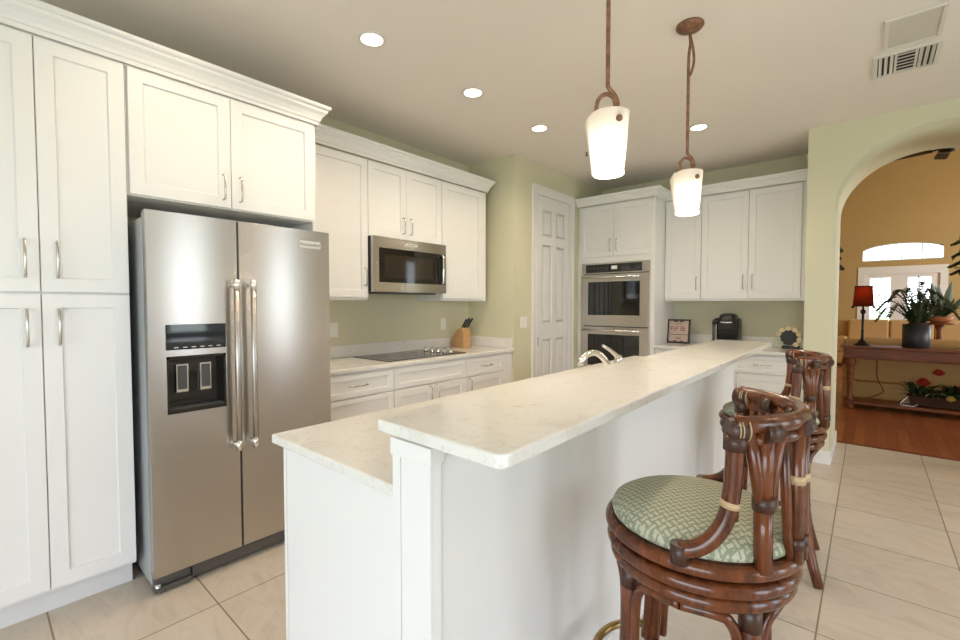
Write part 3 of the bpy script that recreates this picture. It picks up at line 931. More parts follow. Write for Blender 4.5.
t = empty('double_oven', (-2.2, 5.1, .5), 'stainless double wall oven with black glass doors', 'oven')
bx(ov[0], ov[1], OF + .002, YB - .05, zo0 + .002, zo1 - .002).build('body', CHAR, t)
mb = MB().obox(O, ov[0] - .012, ov[1] + .012, 1.712, 1.836, .001, .022)
cp = mb.build('control_panel', STEELO, t, .002)
MB().obox(O, ov[0] + .04, ov[1] - .075, 1.724, 1.818, .0222, .025).build('control_glass', BLACKG, cp, .001)
MB().obox(O, -2.23, -2.16, 1.755, 1.795, .0252, .0262).build('display_button', PLATE, cp, .001)
mb = MB()
for k in range(5):
    mb.obox(O, -2.50 + k * .045, -2.475 + k * .045, 1.77, 1.78, .0252, .0256).obox(O, -2.10 + k * .045, -2.075 + k * .045, 1.77, 1.78, .0252, .0256)
mb.build('control_marking', DARKG, cp)
for (z0, z1, lab) in ((1.105, 1.700, 'upper oven door'), (.515, 1.092, 'lower oven door')):
    mb = MB()
    a0, a1 = ov[0] + .078, ov[1] - .088
    b0, b1 = z0 + .125, z1 - .085
    e0, e1 = ov[0] - .012, ov[1] + .012
    mb.obox(O, e0, a0, z0, z1, .001, .040).obox(O, a1, e1, z0, z1, .001, .040).obox(O, a0, a1, z0, b0, .001, .040).obox(O, a0, a1, b1, z1, .001, .040)
    d = mb.build('oven_door', STEELO, t)
    d['label'] = lab
    MB().obox(O, a0, a1, b0, b1, .001, .037).build('oven_window', BLACKG, d)
    hz = z1 - .035
    MB().cyl(O(e0 + .04, hz, .085), O(e1 - .09, hz, .085), .012, 18).build('handle', CHROME, d)
    for a in (e0 + .06, e1 - .11):
        MB().tube([O(a, hz, .040), O(a, hz, .080)], .009, 12).build('handle_post', CHROME, d)

# upper cabinets on the back wall
UB = 5.19
O = faceNY(UB)
bb, bt = 1.41, 2.508
t = empty('wall_cabinet', (-1.55, 5.33, bb), 'white single-door wall cabinet touching the tall oven cabinet', 'cabinet')
bx(cx1 + .002, -1.366, UB, YB - .002, bb, bt).build('body', CAB, t)
bx(cx1 + .002, -1.366, UB - .004, YB - .002, bb - .02, bb - .0005).build('light_rail', CAB, t)
door(O, cx1 + .004, -1.366, bb, 2.498, t, -1.366 - .04, bb + .17, .14)
t = empty('wall_cabinet', (-.9, 5.33, bb), 'wide white two-door wall cabinet above the coffee maker', 'cabinet')
bx(-1.364, XN - .003, UB, YB - .002, bb, bt).build('body', CAB, t)
bx(-1.364, XN - .003, UB - .004, YB - .002, bb - .02, bb - .0005).build('light_rail', CAB, t)
door(O, -1.364, -.926, bb, 2.498, t, -.926 - .04, bb + .17, .14)
door(O, -.926, -.489, bb, 2.498, t, -.926 + .04, bb + .17, .14)
MB().obox(O, -.484, XN - .004, bb, 2.505, 0, .006).build('filler_strip', CAB, t)
crown([(cx0, OF - .02), (cx1, OF - .02), (cx1, UB - .02), (XN - .003, UB - .02)], 2.509, .092, 'white crown molding along top of oven tower and back wall cabinets', .85)

# base cabinets on the back wall
BY = 4.90
O = faceNY(BY)
def back_base(t, x0, x1):
    bx(x0, x1, BY, YB - .002, .10, .882).build('body', CAB, t)
    bx(x0, x1, BY + .06, YB - .002, 0, .10).build('toe_kick', TOEK, t)
t = empty('base_cabinet', (-1.36, 5.2, 0), 'white base cabinet along the back wall next to the oven tower', 'cabinet')
back_base(t, cx1 + .002, -.991)
drawer(O, cx1 + .004, -1.37, .712, .868, t); drawer(O, -1.37, -.993, .712, .868, t)
door(O, cx1 + .004, -1.37, .11, .706, t, -1.41, .625); door(O, -1.37, -.993, .11, .706, t, -1.03, .625)
t = empty('base_cabinet', (-.7, 5.2, 0), 'white base cabinet with top drawer against the arch wall behind the stools', 'cabinet')
back_base(t, -.989, XN - .003)
drawer(O, -.989, -.49, .700, .868, t)
door(O, -.989, -.49, .11, .694, t, -.948, .615)
MB().obox(O, -.487, XN - .004, .10, .868, 0, .006).build('filler_strip', CAB, t)
t = empty('countertop', (-1.08, 5.2, .884), 'cream stone countertop under the coffee maker along the back wall', 'countertop')
bx(cx1 + .002, XN - .002, BY - .045, YB - .001, .884, .914).build('slab', QUARTZ, t, .005)
bx(cx1 + .003, XN - .003, YB - .021, YB - .001, .9145, 1.015).build('backsplash', QUARTZ, t, .002)

# coffee maker
t = empty('coffee_maker', (-1.14, 5.28, .9143), 'black single-serve coffee maker with silver lid handle', 'coffee maker')
x, y, z = -1.135, 5.27, .9145
def rrect(cx, cy, hw, hd, r, zz, n=5):
    out = []
    for (sx, sy, a) in ((1, -1, -90), (1, 1, 0), (-1, 1, 90), (-1, -1, 180)):
        for k in range(n + 1):
            q = R(a + 90 * k / n)
            out.append((cx + sx * (hw - r) + r * math.cos(q), cy + sy * (hd - r) + r * math.sin(q), zz))
    return out
mb = MB()
mb.loft([rrect(x + .025, y + .04, .100, .105, .03, z), rrect(x + .025, y + .04, .100, .105, .03, z + .22), rrect(x + .025, y + .03, .098, .11, .04, z + .285), rrect(x + .025, y + .04, .075, .085, .04, z + .30)])
mb.build('body', BLACKP, t)
MB().loft([rrect(x + .03, y - .055, .080, .085, .04, z), rrect(x + .03, y - .055, .078, .082, .04, z + .028)]).build('drip_base', BLACKP, t)
MB().loft([rrect(x + .03, y - .045, .082, .095, .05, z + .175), rrect(x + .03, y - .045, .085, .10, .05, z + .26), rrect(x + .03, y - .04, .075, .085, .05, z + .325), rrect(x + .03, y - .03, .05, .06, .04, z + .345)]).build('brew_head', BLACKP, t)
MB().tube(bez((x - .035, y - .10, z + .262), (x - .02, y - .175, z + .25), (x + .08, y - .175, z + .25), (x + .095, y - .10, z + .262), 12), .010, 8).build('lid_handle', NICKEL, t)
MB().loft([rrect(x - .098, y + .03, .022, .095, .015, z), rrect(x - .098, y + .03, .022, .095, .015, z + .235)]).build('water_tank', DARKG, t)
MB().loft([rrect(x - .098, y + .03, .026, .10, .018, z + .236), rrect(x - .090, y + .03, .030, .095, .018, z + .27), rrect(x - .075, y + .04, .02, .07, .018, z + .295)]).build('tank_lid', BLACKP, t)
MB().box(x - .078, x - .070, y - .09, y - .02, z + .03, z + .23).build('silver_accent', NICKEL, t)
MB().loft([rrect(x + .03, y - .05, .05, .05, .03, z + .0282), rrect(x + .03, y - .05, .05, .05, .03, z + .032)]).build('drip_grate', DARKG, t)

# framed sign beside the oven tower
SIGNB = painted('sign_board', (0.56, 0.43, 0.36, 1), .6, .18)
SIGNR = mat('sign_red_lettering', (0.26, 0.10, 0.08, 1), .6)
SIGND = mat('sign_dark_lettering', (0.10, 0.06, 0.05, 1), .6)
FRAMEW = mat('dark_frame_wood', (0.035, 0.022, 0.018, 1), .4)
sx_, sy_ = -1.625, 5.30
t = empty('framed_sign', (sx_, sy_, .9145), 'small square dark framed sign with red lettering leaning on back counter', 'sign')
a0, a1, b0, b1 = sx_ - .122, sx_ + .122, .916, 1.185
Os = lambda a, b, d: (a, sy_ - d + (b - .916) * .12, b)
def lean(mb):
    return mb
def sbox(a0, a1, b0, b1, d0, d1, mb):
    v = [mb.V(Os(a, b, d)) for a in (a0, a1) for b in (b0, b1) for d in (d0, d1)]
    for q in ((0, 1, 3, 2), (4, 6, 7, 5), (0, 4, 5, 1), (2, 3, 7, 6), (0, 2, 6, 4), (1, 5, 7, 3)):
        mb.face([v[i] for i in q])
    return mb
mb = MB(); w = .017
sbox(a0, a0 + w, b0, b1, 0, .022, mb); sbox(a1 - w, a1, b0, b1, 0, .022, mb); sbox(a0 + w, a1 - w, b0, b0 + w, 0, .022, mb); sbox(a0 + w, a1 - w, b1 - w, b1, 0, .022, mb)
mb.build('frame', FRAMEW, t)
sbox(a0 + w, a1 - w, b0 + w, b1 - w, 0, .012, MB()).build('board', SIGNB, t)
mb = MB()
random.seed(4)
x = a0 + .035
for wd in (.030, .028, .030, 0, .032, .028, .030, .022):
    if wd == 0: x += .018; continue
    if x + wd > a1 - .02: break
    sbox(x, x + .006, 1.055, 1.105, .012, .0135, mb)
    k = random.choice((0, 1, 2))
    if k != 1: sbox(x + .006, x + wd - .004, 1.097, 1.105, .012, .0135, mb)
    if k != 0: sbox(x + .006, x + wd - .004, 1.055, 1.063, .012, .0135, mb)
    sbox(x + .006, x + wd - .008, 1.076, 1.084, .012, .0135, mb)
    if k == 2: sbox(x + wd - .008, x + wd - .003, 1.055, 1.105, .012, .0135, mb)
    x += wd
mb.build('large_lettering', SIGNR, t)
mb = MB()
sbox(a0 + .03, a1 - .018, 1.008, 1.015, .012, .0135, mb)
for (zz, hw) in ((1.128, .035), (.978, .05), (.962, .03)):
    for k in range(-4, 5):
        sbox(sx_ + k * hw / 5 - .0025, sx_ + k * hw / 5 + .0025, zz, zz + .008, .012, .0135, mb)
for s in (-1, 1):
    sbox(sx_ + s * .03 - .022, sx_ + s * .03 + .022, 1.152, 1.166, .012, .0135, mb)
    sbox(sx_ + s * .035 - .02, sx_ + s * .035 + .02, .935, .945, .012, .0135, mb)
mb.build('small_lettering', SIGND, t)
MB().prism([(sy_ + .032, 1.12), (sy_ + .036, 1.12), (sy_ + .095, .9145), (sy_ + .088, .9145)], 'X', sx_ - .03, sx_ + .03).build('easel_back', FRAMEW, t)

# round plaque ringed with discs
px, py = -.590, 5.33
t = empty('disc_plaque', (px, py, .9145), 'round dark plaque ringed with cream wooden discs on back counter', 'plaque')
bx(px - .055, px + .090, py - .028, py + .028, .9145, .945).build('base', SLATE, t, .004)
MB().cyl((px, py - .012, 1.025), (px, py + .012, 1.025), .074, 40).build('dark_disc', SLATE, t)
for k, deg in enumerate((-48, -12, 22, 56, 92, 126, 158, 192, 222)):
    q = R(deg)
    rr = .089
    cx_, cz_ = px + rr * math.cos(q), 1.028 + rr * math.sin(q)
    rd = .0225
    m_ = CORKG if deg >= 185 else CORK
    MB().cyl((cx_, py - .030, cz_), (cx_, py - .0125, cz_), rd, 20).build('rim_disc', m_, t)

# ================================================================== island
IX0, IX1 = -1.487, -.851     # base cabinet
IY0, IY1 = .695, 3.72
t = empty('island_cabinet', (-1.2, 2.2, 0), 'white island base cabinet with plain end panel under the lower counter', 'cabinet')
bx(IX0 + .02, IX1, IY0 + .018, IY1, .10, .882).build('body', CAB, t)
bx(IX0 + .075, IX1, IY0 + .018, IY1, 0, .10).build('toe_kick', TOEK, t)
bx(IX0 + .017, IX1, IY0, IY0 + .0175, 0, .882).build('end_panel', CAB, t, .001)
bx(IX0, IX0 + .0165, IY0 - .003, IY0 + .03, .10, .882).build('corner_stile', CAB, t, .001)
O = faceNX(IX0 + .020)
yy = IY0 + .035
for k in range(4):
    w = (IY1 - yy - 0) / (4 - k) if k < 3 else IY1 - yy
    if k == 0:
        drawer(O, yy, yy + w, .705, .868, t, False)
        dd = door(O, yy, yy + w, .11, .70, t)
        MB().tube([O(yy + .05, .655, .02), O(yy + .05, .655, .034), O(yy + .05, .655, .040)], [.005, .006, .012], 12).build('knob', NICKEL, dd)
    else:
        drawer(O, yy, yy + w, .705, .868, t, False)
        door(O, yy, yy + w, .11, .70, t, yy + .05, .6)
    yy += w
# raised bar wall with end post
WX0, WX1 = -.849, -.724
t = empty('bar_wall', (-.83, 2.2, 0), 'white raised half wall with end post carrying the bar counter', 'half wall')
bx(WX0 + .004, WX1, .690, 3.62, 0, 1.036).build('panel', CAB, t)
bx(WX0, WX1 + .008, .664, .690, 0, 1.036).build('end_post', CAB, t, .0015)
bx(WX0, WX0 + .029, .657, .6638, .0, .995).build('post_edge_strip', CAB, t, .001)
bx(WX0 + .034, WX1 + .008, .655, .6638, .0, .995).build('post_face', CAB, t, .001)
bx(WX0 - .002, WX1 + .013, .651, .698, .9955, 1.0365).build('post_cap', CAB, t, .003)
bx(WX1 + .0005, WX1 + .012, .700, 3.62, 0, .09).build('baseboard', CAB, t, .002)
# low counter
def slab(name, pts, z0, z1, label, rad=.02, cat='countertop'):
    """polygon slab with softened corners"""
    P = [Vector((a, b)) for a, b in pts]
    out = []
    n = len(P)
    for i, p in enumerate(P):
        d0 = (P[i - 1] - p).normalized(); d1 = (P[(i + 1) % n] - p).normalized()
        a, b_ = p + d0 * rad, p + d1 * rad
        for k in range(6):
            s = k / 5
            out.append(a * (1 - s) ** 2 + p * 2 * s * (1 - s) + b_ * s * s)
    o = MB().prism([(q.x, q.y) for q in out], 'Z', z0, z1).build(name, QUARTZ, None, .006, 3)
    return tag(o, label, cat)
slab('island_countertop', [(-1.512, .662), (WX0 - .0015, .662), (WX0 - .0015, 3.75), (-1.512, 3.75)], .884, .914, 'lower cream stone counter of the island at sink height', .010)
slab('bar_countertop', [(-.923, .656), (-.507, .646), (-.545, 4.0), (-.923, 4.0)], 1.038, 1.068, 'raised cream stone bar counter on the half wall', .03)
bx(WX0 - .0214, WX0 - .0016, .70, 3.74, .9146, 1.036).build('x', QUARTZ)
o = bpy.data.objects['x']; o.name = 'island_upstand'; tag(o, 'narrow stone upstand between lower island counter and bar', 'backsplash')

# faucet
t = empty('faucet', (-1.03, 2.1, .9145), 'polished chrome kitchen faucet arching up behind the bar counter', 'faucet')
fx, fy = -1.03, 2.235
MB().lathe(fx, fy, [(.030, .9145), (.030, .925), (.022, .935), (.020, 1.01), (.018, 1.03)], 24).build('base', CHROME, t)
MB().tube(bez((fx, fy, 1.005), (fx - .01, fy - .06, 1.095), (fx - .02, fy - .14, 1.128), (fx - .03, fy - .225, 1.092), 14) + [(fx - .034, fy - .25, 1.074), (fx - .036, fy - .258, 1.055)],
          [.0165] * 8 + [.0155] * 7 + [.0155, .015], 16).build('spout', CHROME, t)
MB().lathe(fx - .02, fy + .15, [(.024, .9145), (.024, .925), (.02, .94), (.022, 1.03), (.022, 1.055), (.012, 1.070)], 20).build('handle_base', CHROME, t)
MB().tube(bez((fx - .02, fy + .165, 1.045), (fx - .02, fy + .12, 1.070), (fx - .01, fy + .06, 1.095), (fx - .00, fy - .085, 1.138), 10),
          [.020, .018, .016, .0145, .013, .012, .011, .010, .009, .0085, .008], 14, flat=.8).build('lever', CHROME, t)
OBJ_SINK = None

# ================================================================== bar stools
def pol(r, a, z): return (r * math.cos(R(a)), r * math.sin(R(a)), z)
def arc(r, a0, a1, z, n=16): return [pol(r, a0 + (a1 - a0) * k / n, z) for k in range(n + 1)]
def ring(r, z, n=48): return [pol(r, 360 * k / n, z) for k in range(n)]
def make_stool(label):
    t = empty('bar_stool', (0, 0, 0), label, 'bar stool')
    LB = dict(parent=t, local=True)
    # seat
    MB().lathe(0, 0, [(.02, .752), (.222, .752), (.234, .760), (.237, .772), (.230, .786), (.205, .800), (.16, .810), (.10, .816), (.03, .818)], 56).build('seat_cushion', FAB, **LB)
    sf = MB().tube(ring(.238, .735), .0185, 14, True).build('seat_frame', RATTAN, **LB)
    MB().lathe(0, 0, [(.02, .722), (.225, .722), (.225, .7515), (.02, .7515)], 40).build('seat_board', RATTAN, **LB)
    for (r, z) in ((.232, .690), (.222, .652)):
        MB().tube(ring(r, z), .0185, 14, True).build('base_ring', RATTAN, **LB)
    MB().lathe(0, 0, [(.05, .69), (.12, .69), (.12, .7215), (.05, .7215)], 24).build('swivel_plate', IRON, **LB)
    MB().tube([pol(.215, 0, .69), pol(.215, 180, .69)], .014, 8).tube([pol(.215, 90, .685), pol(.215, 270, .685)], .014, 8).build('cross_bar', RATTAN, **LB)
    # legs
    for a in (45, 135, 225, 315):
        pts = [pol(.206, a, .675), pol(.207, a, .55), pol(.210, a, .42), pol(.222, a, .30), pol(.247, a, .18), pol(.28, a, .08), pol(.312, a, .0)]
        lg = MB().tube(pts, [.024, .024, .0245, .0245, .024, .0235, .0225], 14).build('leg', RATTAN, **LB)
        MB().tube([pol(.2065, a, .585), pol(.2065, a, .64)], .0265, 14).build('leg_binding', BIND, parent=lg, local=True)
        # bent braces springing from the leg to the rings
        for s in (-1, 1):
            pr = []
            for (da, r, z) in ((8.5, .225, .26), (8.0, .212, .36), (8.0, .208, .50), (9.5, .208, .565), (14, .209, .60), (21, .211, .618), (45, .213, .622)):
                pr.append(pol(r, a + s * da, z))
            MB().tube(bspl(pr), .0135, 10).build('bent_brace', RATTAN, **LB)
    MB().tube([pol(.225, 45, .27), pol(.225, 225, .27)], .013, 10).tube([pol(.225, 135, .243), pol(.225, 315, .243)], .013, 10).build('stretcher', RATTAN, **LB)
    MB().tube(bspl([pol(.236, 136, .285), pol(.262, 148, .285), pol(.285, 164, .285), pol(.292, 180, .285), pol(.285, 196, .285), pol(.262, 212, .285), pol(.236, 224, .285)], 8), .0125, 12).build('foot_rail', BRASS, **LB)
    # back: bent rail over fanned rods
    zr = 1.080
    rr = .242
    A0, A1 = -63, 70
    def rail_pt(a, dz=0, dr=0):
        return pol(rr + dr, a, zr + dz)
    MB().tube([rail_pt(A0 + (A1 - A0) * k / 28) for k in range(29)], [.022] + [.0205] * 27 + [.022], 14).build('back_rail', RATTAN, **LB)
    MB().tube([rail_pt(A0 + 4 + (A1 - A0 - 8) * k / 28, -.034, -.002) for k in range(29)], .015, 12).build('under_rail', RATTAN, **LB)
    for a in (A0 + 1, A1 - 1):
        MB().tube([rail_pt(a - 4, -.012), rail_pt(a + 5, -.012)], .0265, 16).build('rail_binding', BIND, **LB)
        MB().tube([pol(rr - .001, a, 1.023), pol(rr, a, 1.056)], .0250, 16).build('post_binding', BIND, **LB)
    for (a, s_) in ((A0 + 1, 1), (A1 - 1, -1)):
        for q in (.5, 2.0, 5.4):
            MB().tube([rail_pt(a + s_ * q - .3, -.010), rail_pt(a + s_ * q + .3, -.010)], .0272, 16).build('cane_strand', CANE, **LB)
    for a in (-44, -13, 14, 46):
        MB().tube([rail_pt(a - 4.5, -.016), rail_pt(a + 4.5, -.016)], .0255, 14, flat=1.25).build('rail_binding', BIND, **LB)
    # end posts sweeping forward into arms
    for (a, s) in ((A0 + 1, -1), (A1 - 1, 1)):
        pts = bspl([pol(rr, a, 1.06), pol(rr - .002, a, .99), pol(rr - .003, a + s * 1, .92), pol(rr - .002, a + s * 4, .86), pol(rr + .001, a + s * 11, .812), pol(rr + .004, a + s * 19, .786), pol(rr + .007, a + s * 27, .776)])
        p = MB().tube(pts, .0200, 14).build('arm_post', RATTAN, **LB)
        MB().tube([pol(rr - .003, a + s * 1.4, .905), pol(rr - .003, a + s * 2.0, .890)], .0215, 14).build('cane_binding', CANE, parent=p, local=True)
        q = a + s * 27
        MB().tube([pol(rr + .008, q, .744), pol(rr + .008, q, .790)], .022, 12).build('arm_joint', BIND, parent=p, local=True)
    # fanned rods
    for base in (-45, 46):
        MB().tube([pol(rr, base, .742), pol(rr - .002, base, .90)], .0205, 12).build('back_post', RATTAN, **LB)
        MB().tube([pol(rr - .002, base, .885), pol(rr - .002, base, .915)], .0245, 12).build('post_binding', BIND, **LB)
        for s, rd in ((-1, .015), (0, .019), (1, .015)):
            MB().tube([pol(rr, base + s * 1.5, .885), pol(rr, base + s * 5, .97), pol(rr, base + s * 10, 1.07)], rd, 10).build('fan_rod', RATTAN, **LB)
    for da, rd in ((-18, .0175), (-10, .0185), (10, .0185), (18, .0175)):
        p = MB().tube([pol(rr + .001, da, .742), pol(rr, da * .95, .9), pol(rr, da * 1.0, 1.07)], rd, 12).build('back_post', RATTAN, **LB)
        MB().tube([pol(rr + .001, da * .96, .93), pol(rr + .001, da * .97, .95)], rd + .0014, 12).build('cane_binding', CANE, parent=p, local=True)
        MB().tube([pol(rr + .001, da * .98, .775), pol(rr + .001, da * .98, .80)], rd + .0016, 12).build('post_binding', BIND, parent=p, local=True)
    for a0_, a1_ in ((-22, -32), (-3, 4), (24, 33), (-62, -58), (64, 60)):
        MB().tube([pol(rr - .004, a0_, .742 if abs(a0_) < 50 else .86), pol(rr - .003, a1_, 1.07)], .0115, 10).build('slant_rod', RATTAN, **LB)
    return t
def bspl(pts, n=5):
    """smooth curve through the points"""
    P = [Vector(p) for p in pts]
    out = []
    for i in range(len(P) - 1):
        p0 = P[max(i - 1, 0)]; p1 = P[i]; p2 = P[i + 1]; p3 = P[min(i + 2, len(P) - 1)]
        for k in range(n):
            s = k / n
            out.append(0.5 * (2 * p1 + (p2 - p0) * s + (2 * p0 - 5 * p1 + 4 * p2 - p3) * s * s + (3 * p1 - p0 - 3 * p2 + p3) * s ** 3))
    out.append(P[-1])
    return out
st = make_stool('dark rattan bar stool nearer the camera, its whole sage woven seat in view')
st.scale = (.965, .965, 1); st.location = (-.348, 1.325, 0); st.rotation_euler = (0, 0, R(5))
s2 = copy_tree(st)
s2['label'] = 'dark rattan bar stool standing beyond the other one, before the arch wall'
s2.location = (-.384, 2.82, 0); s2.rotation_euler = (0, 0, R(6))

# ================================================================== ceiling fittings
def can_light(x, y, label):
    t = empty('recessed_light', (x, y, CZ - .008), label, 'recessed light', 'recessed ceiling lights')
    MB().tube([(x + .068 * math.cos(2 * PI * k / 40), y + .068 * math.sin(2 * PI * k / 40), CZ - .003) for k in range(40)], .0065, 8, True, flat=1.6).build('trim_ring', LTGREY, t)
    MB().cyl((x, y, CZ - .005), (x, y, CZ - .0005), .062, 36).build('lens', CANLENS, t)
    l = bpy.data.lights.new('can_bulb', 'SPOT')
    l.energy = CAN_POWER; l.color = WARM; l.spot_size = R(150); l.spot_blend = .8; l.shadow_soft_size = .06
    o = bpy.data.objects.new('can_bulb', l); C.objects.link(o)
    o.parent = t; o.location = (0, 0, -.02)
for (x_, y_) in ((-2.13, .69), (1.0, 2.3), (1.6, 3.9)):     # added spots without fixtures, out of view, lifting the ambient light
    l_ = bpy.data.lights.new('other_can_bulb', 'SPOT'); l_.energy = CAN_POWER * .6; l_.color = WARM
    l_.spot_size = R(150); l_.spot_blend = .8; l_.shadow_soft_size = .06
    o_ = bpy.data.objects.new('other_can_bulb', l_); o_.location = (x_, y_, CZ - .03); C.objects.link(o_)
can_light(-2.135, 1.53, 'lit recessed ceiling light in front of the refrigerator cabinet')
can_light(-2.13, 2.37, 'lit recessed ceiling light in front of the microwave, middle of the row')
can_light(-2.13, 3.21, 'lit recessed ceiling light closest to the pantry door')
can_light(-1.11, 4.07, 'lit recessed ceiling light behind the far pendant before the oven wall')

def pendant(x, y, label):
    t = empty('pendant_light', (x, y, CZ), label, 'pendant light')
    MB().lathe(x, y, [(.004, CZ - .0005), (.068, CZ - .0005), (.070, CZ - .008), (.060, CZ - .020), (.020, CZ - .026), (.012, CZ - .045), (.004, CZ - .046)], 32).build('canopy', BRONZE, t)
    d = Vector((.754, .657, 0))         # sideways on to the kitchen
    P = Vector((x, y, 0))
    def Q(s, z): return (P.x + d.x * s, P.y + d.y * s, z)
    rod = bspl([Q(0, CZ - .03), Q(.004, CZ - .10), Q(-.004, CZ - .18), Q(-.004, 2.40), Q(-.004, 2.20), Q(-.002, 2.165), Q(.022, 2.135), Q(.034, 2.105), Q(.026, 2.075), Q(.012, 2.03)], 6)
    MB().tube(rod, .0080, 10).build('stem', BRONZE, t)
    MB().tube(bspl([Q(.0, CZ - .05), Q(.018, CZ - .12), Q(.024, CZ - .19), Q(.010, CZ - .25), Q(-.008, CZ - .275)], 6), .0070, 8).build('twisted_vine', BRONZE, t)
    MB().tube(bspl([Q(.026, 2.085), Q(.018, 2.125), Q(-.012, 2.138), Q(-.040, 2.115), Q(-.048, 2.065), Q(-.046, 2.03)], 6), .0080, 10).build('hook', BRONZE, t)
    # rolled tapering sheet of frosted glass
    zt, zb = 2.062, 1.838
    n = 40; rings = []
    for j in range(9):
        s = j / 8
        ringp = []
        for k in range(n + 1):
            th = R(190 + 395 * k / n)
            kk = k / n
            r0 = .078 - .020 * s
            spiral = 1 + .15 * max(0, (.22 - kk) / .22) * (1 - s * .75) - .09 * kk ** 2
            z = zt - (zt - zb) * s - .034 * max(0, (.2 - kk) / .2) ** 1.3 * (1 - s)
            ringp.append((x + d.x * 0 + r0 * spiral * math.cos(th), y + r0 * spiral * .92 * math.sin(th), z))
        rings.append(ringp)
    mb = MB()
    mb.loft(rings, False, False, True)
    g = mb.build('glass_shade', SHADEG, t, recalc=False)
    # put the origin of the glass at its rim, so that its glow is measured from there
    dz = zt - ORG[t.name].z
    g.data.transform(Matrix.Translation((0, 0, -dz))); g.location = (0, 0, dz)
    # rivet facing the room
    q = Vector((.83, -.56, 0)).normalized()
    c0 = Vector((x, y, 2.022)) + q * .066 
    rv = MB().tube([c0, c0 + q * .010, c0 + q * .014], [.012, .012, .008], 16).build('rivet', BRONZE, t)
    l = bpy.data.lights.new('pendant_bulb', 'AREA')
    l.shape = 'DISK'; l.size = .10; l.energy = PENDANT_POWER; l.color = WARM
    o = bpy.data.objects.new('pendant_bulb', l); C.objects.link(o)
    o.parent = t; o.location = (0, 0, 1.85 - CZ)
    l = bpy.data.lights.new('pendant_filament', 'POINT'); l.energy = 1.0; l.color = (1.0, .90, .76); l.shadow_soft_size = .02
    o = bpy.data.objects.new('pendant_filament', l); C.objects.link(o); o.parent = t; o.location = (0, 0, 1.90 - CZ)
    MB().lathe(x, y, [(.008, 2.05), (.014, 2.04), (.014, 1.99), (.008, 1.985)], 14).build('lamp_holder', BRONZE, t)
pendant(-.753, 1.60, 'lit frosted glass pendant lamp on bronze stem over near end of bar')
pendant(-.753, 2.57, 'lit frosted glass pendant lamp with round bronze ceiling canopy in view')

# air vent and access panel
t = empty('ceiling_vent', (.135, 3.78, CZ - .012), 'white three-way louvered air vent in the ceiling', 'vent')
vx0, vx1, vy0, vy1 = -.015, .285, 3.625, 3.955
MB().box(vx0 + .004, vx1 - .004, vy0 + .004, vy1 - .004, CZ - .004, CZ - .0005).build('backing', VENTD, t)
mb = MB(); w = .022
mb.box(vx0, vx1, vy0, vy0 + w, CZ - .012, CZ - .001).box(vx0, vx1, vy1 - w, vy1, CZ - .012, CZ - .001).box(vx0, vx0 + w, vy0 + w, vy1 - w, CZ - .012, CZ - .001).box(vx1 - w, vx1, vy0 + w, vy1 - w, CZ - .012, CZ - .001)
xa, xb = vx0 + .105, vx1 - .105
mb.box(xa - .006, xa + .006, vy0 + w, vy1 - w, CZ - .012, CZ - .001).box(xb - .006, xb + .006, vy0 + w, vy1 - w, CZ - .012, CZ - .001)
mb.build('frame', LTGREY, t)
def slatbox(mb, c, half, axis, tilt):
    # thin slat tilted about its long axis
    dx = math.cos(tilt) * (.010 if axis == 'Y' else .019); dz = math.sin(tilt) * .006
    if axis == 'Y':
        pts = [(c[0] - dx, c[1] - half, c[2] - dz), (c[0] + dx, c[1] - half, c[2] + dz), (c[0] + dx, c[1] + half, c[2] + dz), (c[0] - dx, c[1] + half, c[2] - dz)]
    else:
        pts = [(c[0] - half, c[1] - dx, c[2] - dz), (c[0] - half, c[1] + dx, c[2] + dz), (c[0] + half, c[1] + dx, c[2] + dz), (c[0] + half, c[1] - dx, c[2] - dz)]
    lo = [mb.V(p) for p in pts]; hi = [mb.V((p[0], p[1], p[2] + .0015)) for p in pts]
    mb.face(lo); mb.face(hi)
    for i in range(4):
        mb.face([lo[i], lo[(i + 1) % 4], hi[(i + 1) % 4], hi[i]])
for (x0, x1, tl) in ((vx0 + w, xa - .006, .7), (xb + .006, vx1 - w, -.7)):
    for k in range(3):
        mb = MB()
        slatbox(mb, (x0 + (x1 - x0) * (k + .5) / 3, (vy0 + vy1) / 2, CZ - .011), (vy1 - vy0) / 2 - w, 'Y', tl)
        mb.build('slat', LTGREY, t)
for k in range(6):
    mb = MB()
    slatbox(mb, ((xa + xb) / 2, vy0 + w + (vy1 - vy0 - 2 * w) * (k + .5) / 6, CZ - .011), (xb - xa) / 2 - .006, 'X', .6)
    mb.build('slat', LTGREY, t)
t = empty('access_panel', (.15, 3.38, CZ - .01), 'flat rectangular panel in the ceiling next to the vent', 'ceiling panel')
mb = MB(); x0, x1, y0, y1 = .03, .268, 3.205, 3.57; w = .018
mb.box(x0, x1, y0, y0 + w, CZ - .010, CZ - .0005).box(x0, x1, y1 - w, y1, CZ - .010, CZ - .0005).box(x0, x0 + w, y0 + w, y1 - w, CZ - .010, CZ - .0005).box(x1 - w, x1, y0 + w, y1 - w, CZ - .010, CZ - .0005)
mb.build('frame', LTGREY, t, .002)
MB().box(x0 + w, x1 - w, y0 + w, y1 - w, CZ - .004, CZ - .0005).build('panel', PANELP, t)
# sprinkler head
t = empty('sprinkler_head', (-2.11, 4.01, CZ - .04), 'tiny metal fire sprinkler head on the ceiling near the pantry door', 'sprinkler')
MB().cyl((-2.11, 4.01, CZ - .004), (-2.11, 4.01, CZ - .0005), .026, 20).build('escutcheon', LTGREY, t)
MB().tube([(-2.11, 4.01, CZ - .004), (-2.11, 4.01, CZ - .03)], .007, 10).build('stem', BRONZE, t)
MB().cyl((-2.11, 4.01, CZ - .036), (-2.11, 4.01, CZ - .0305), .016, 12).build('deflector', BRONZE, t)

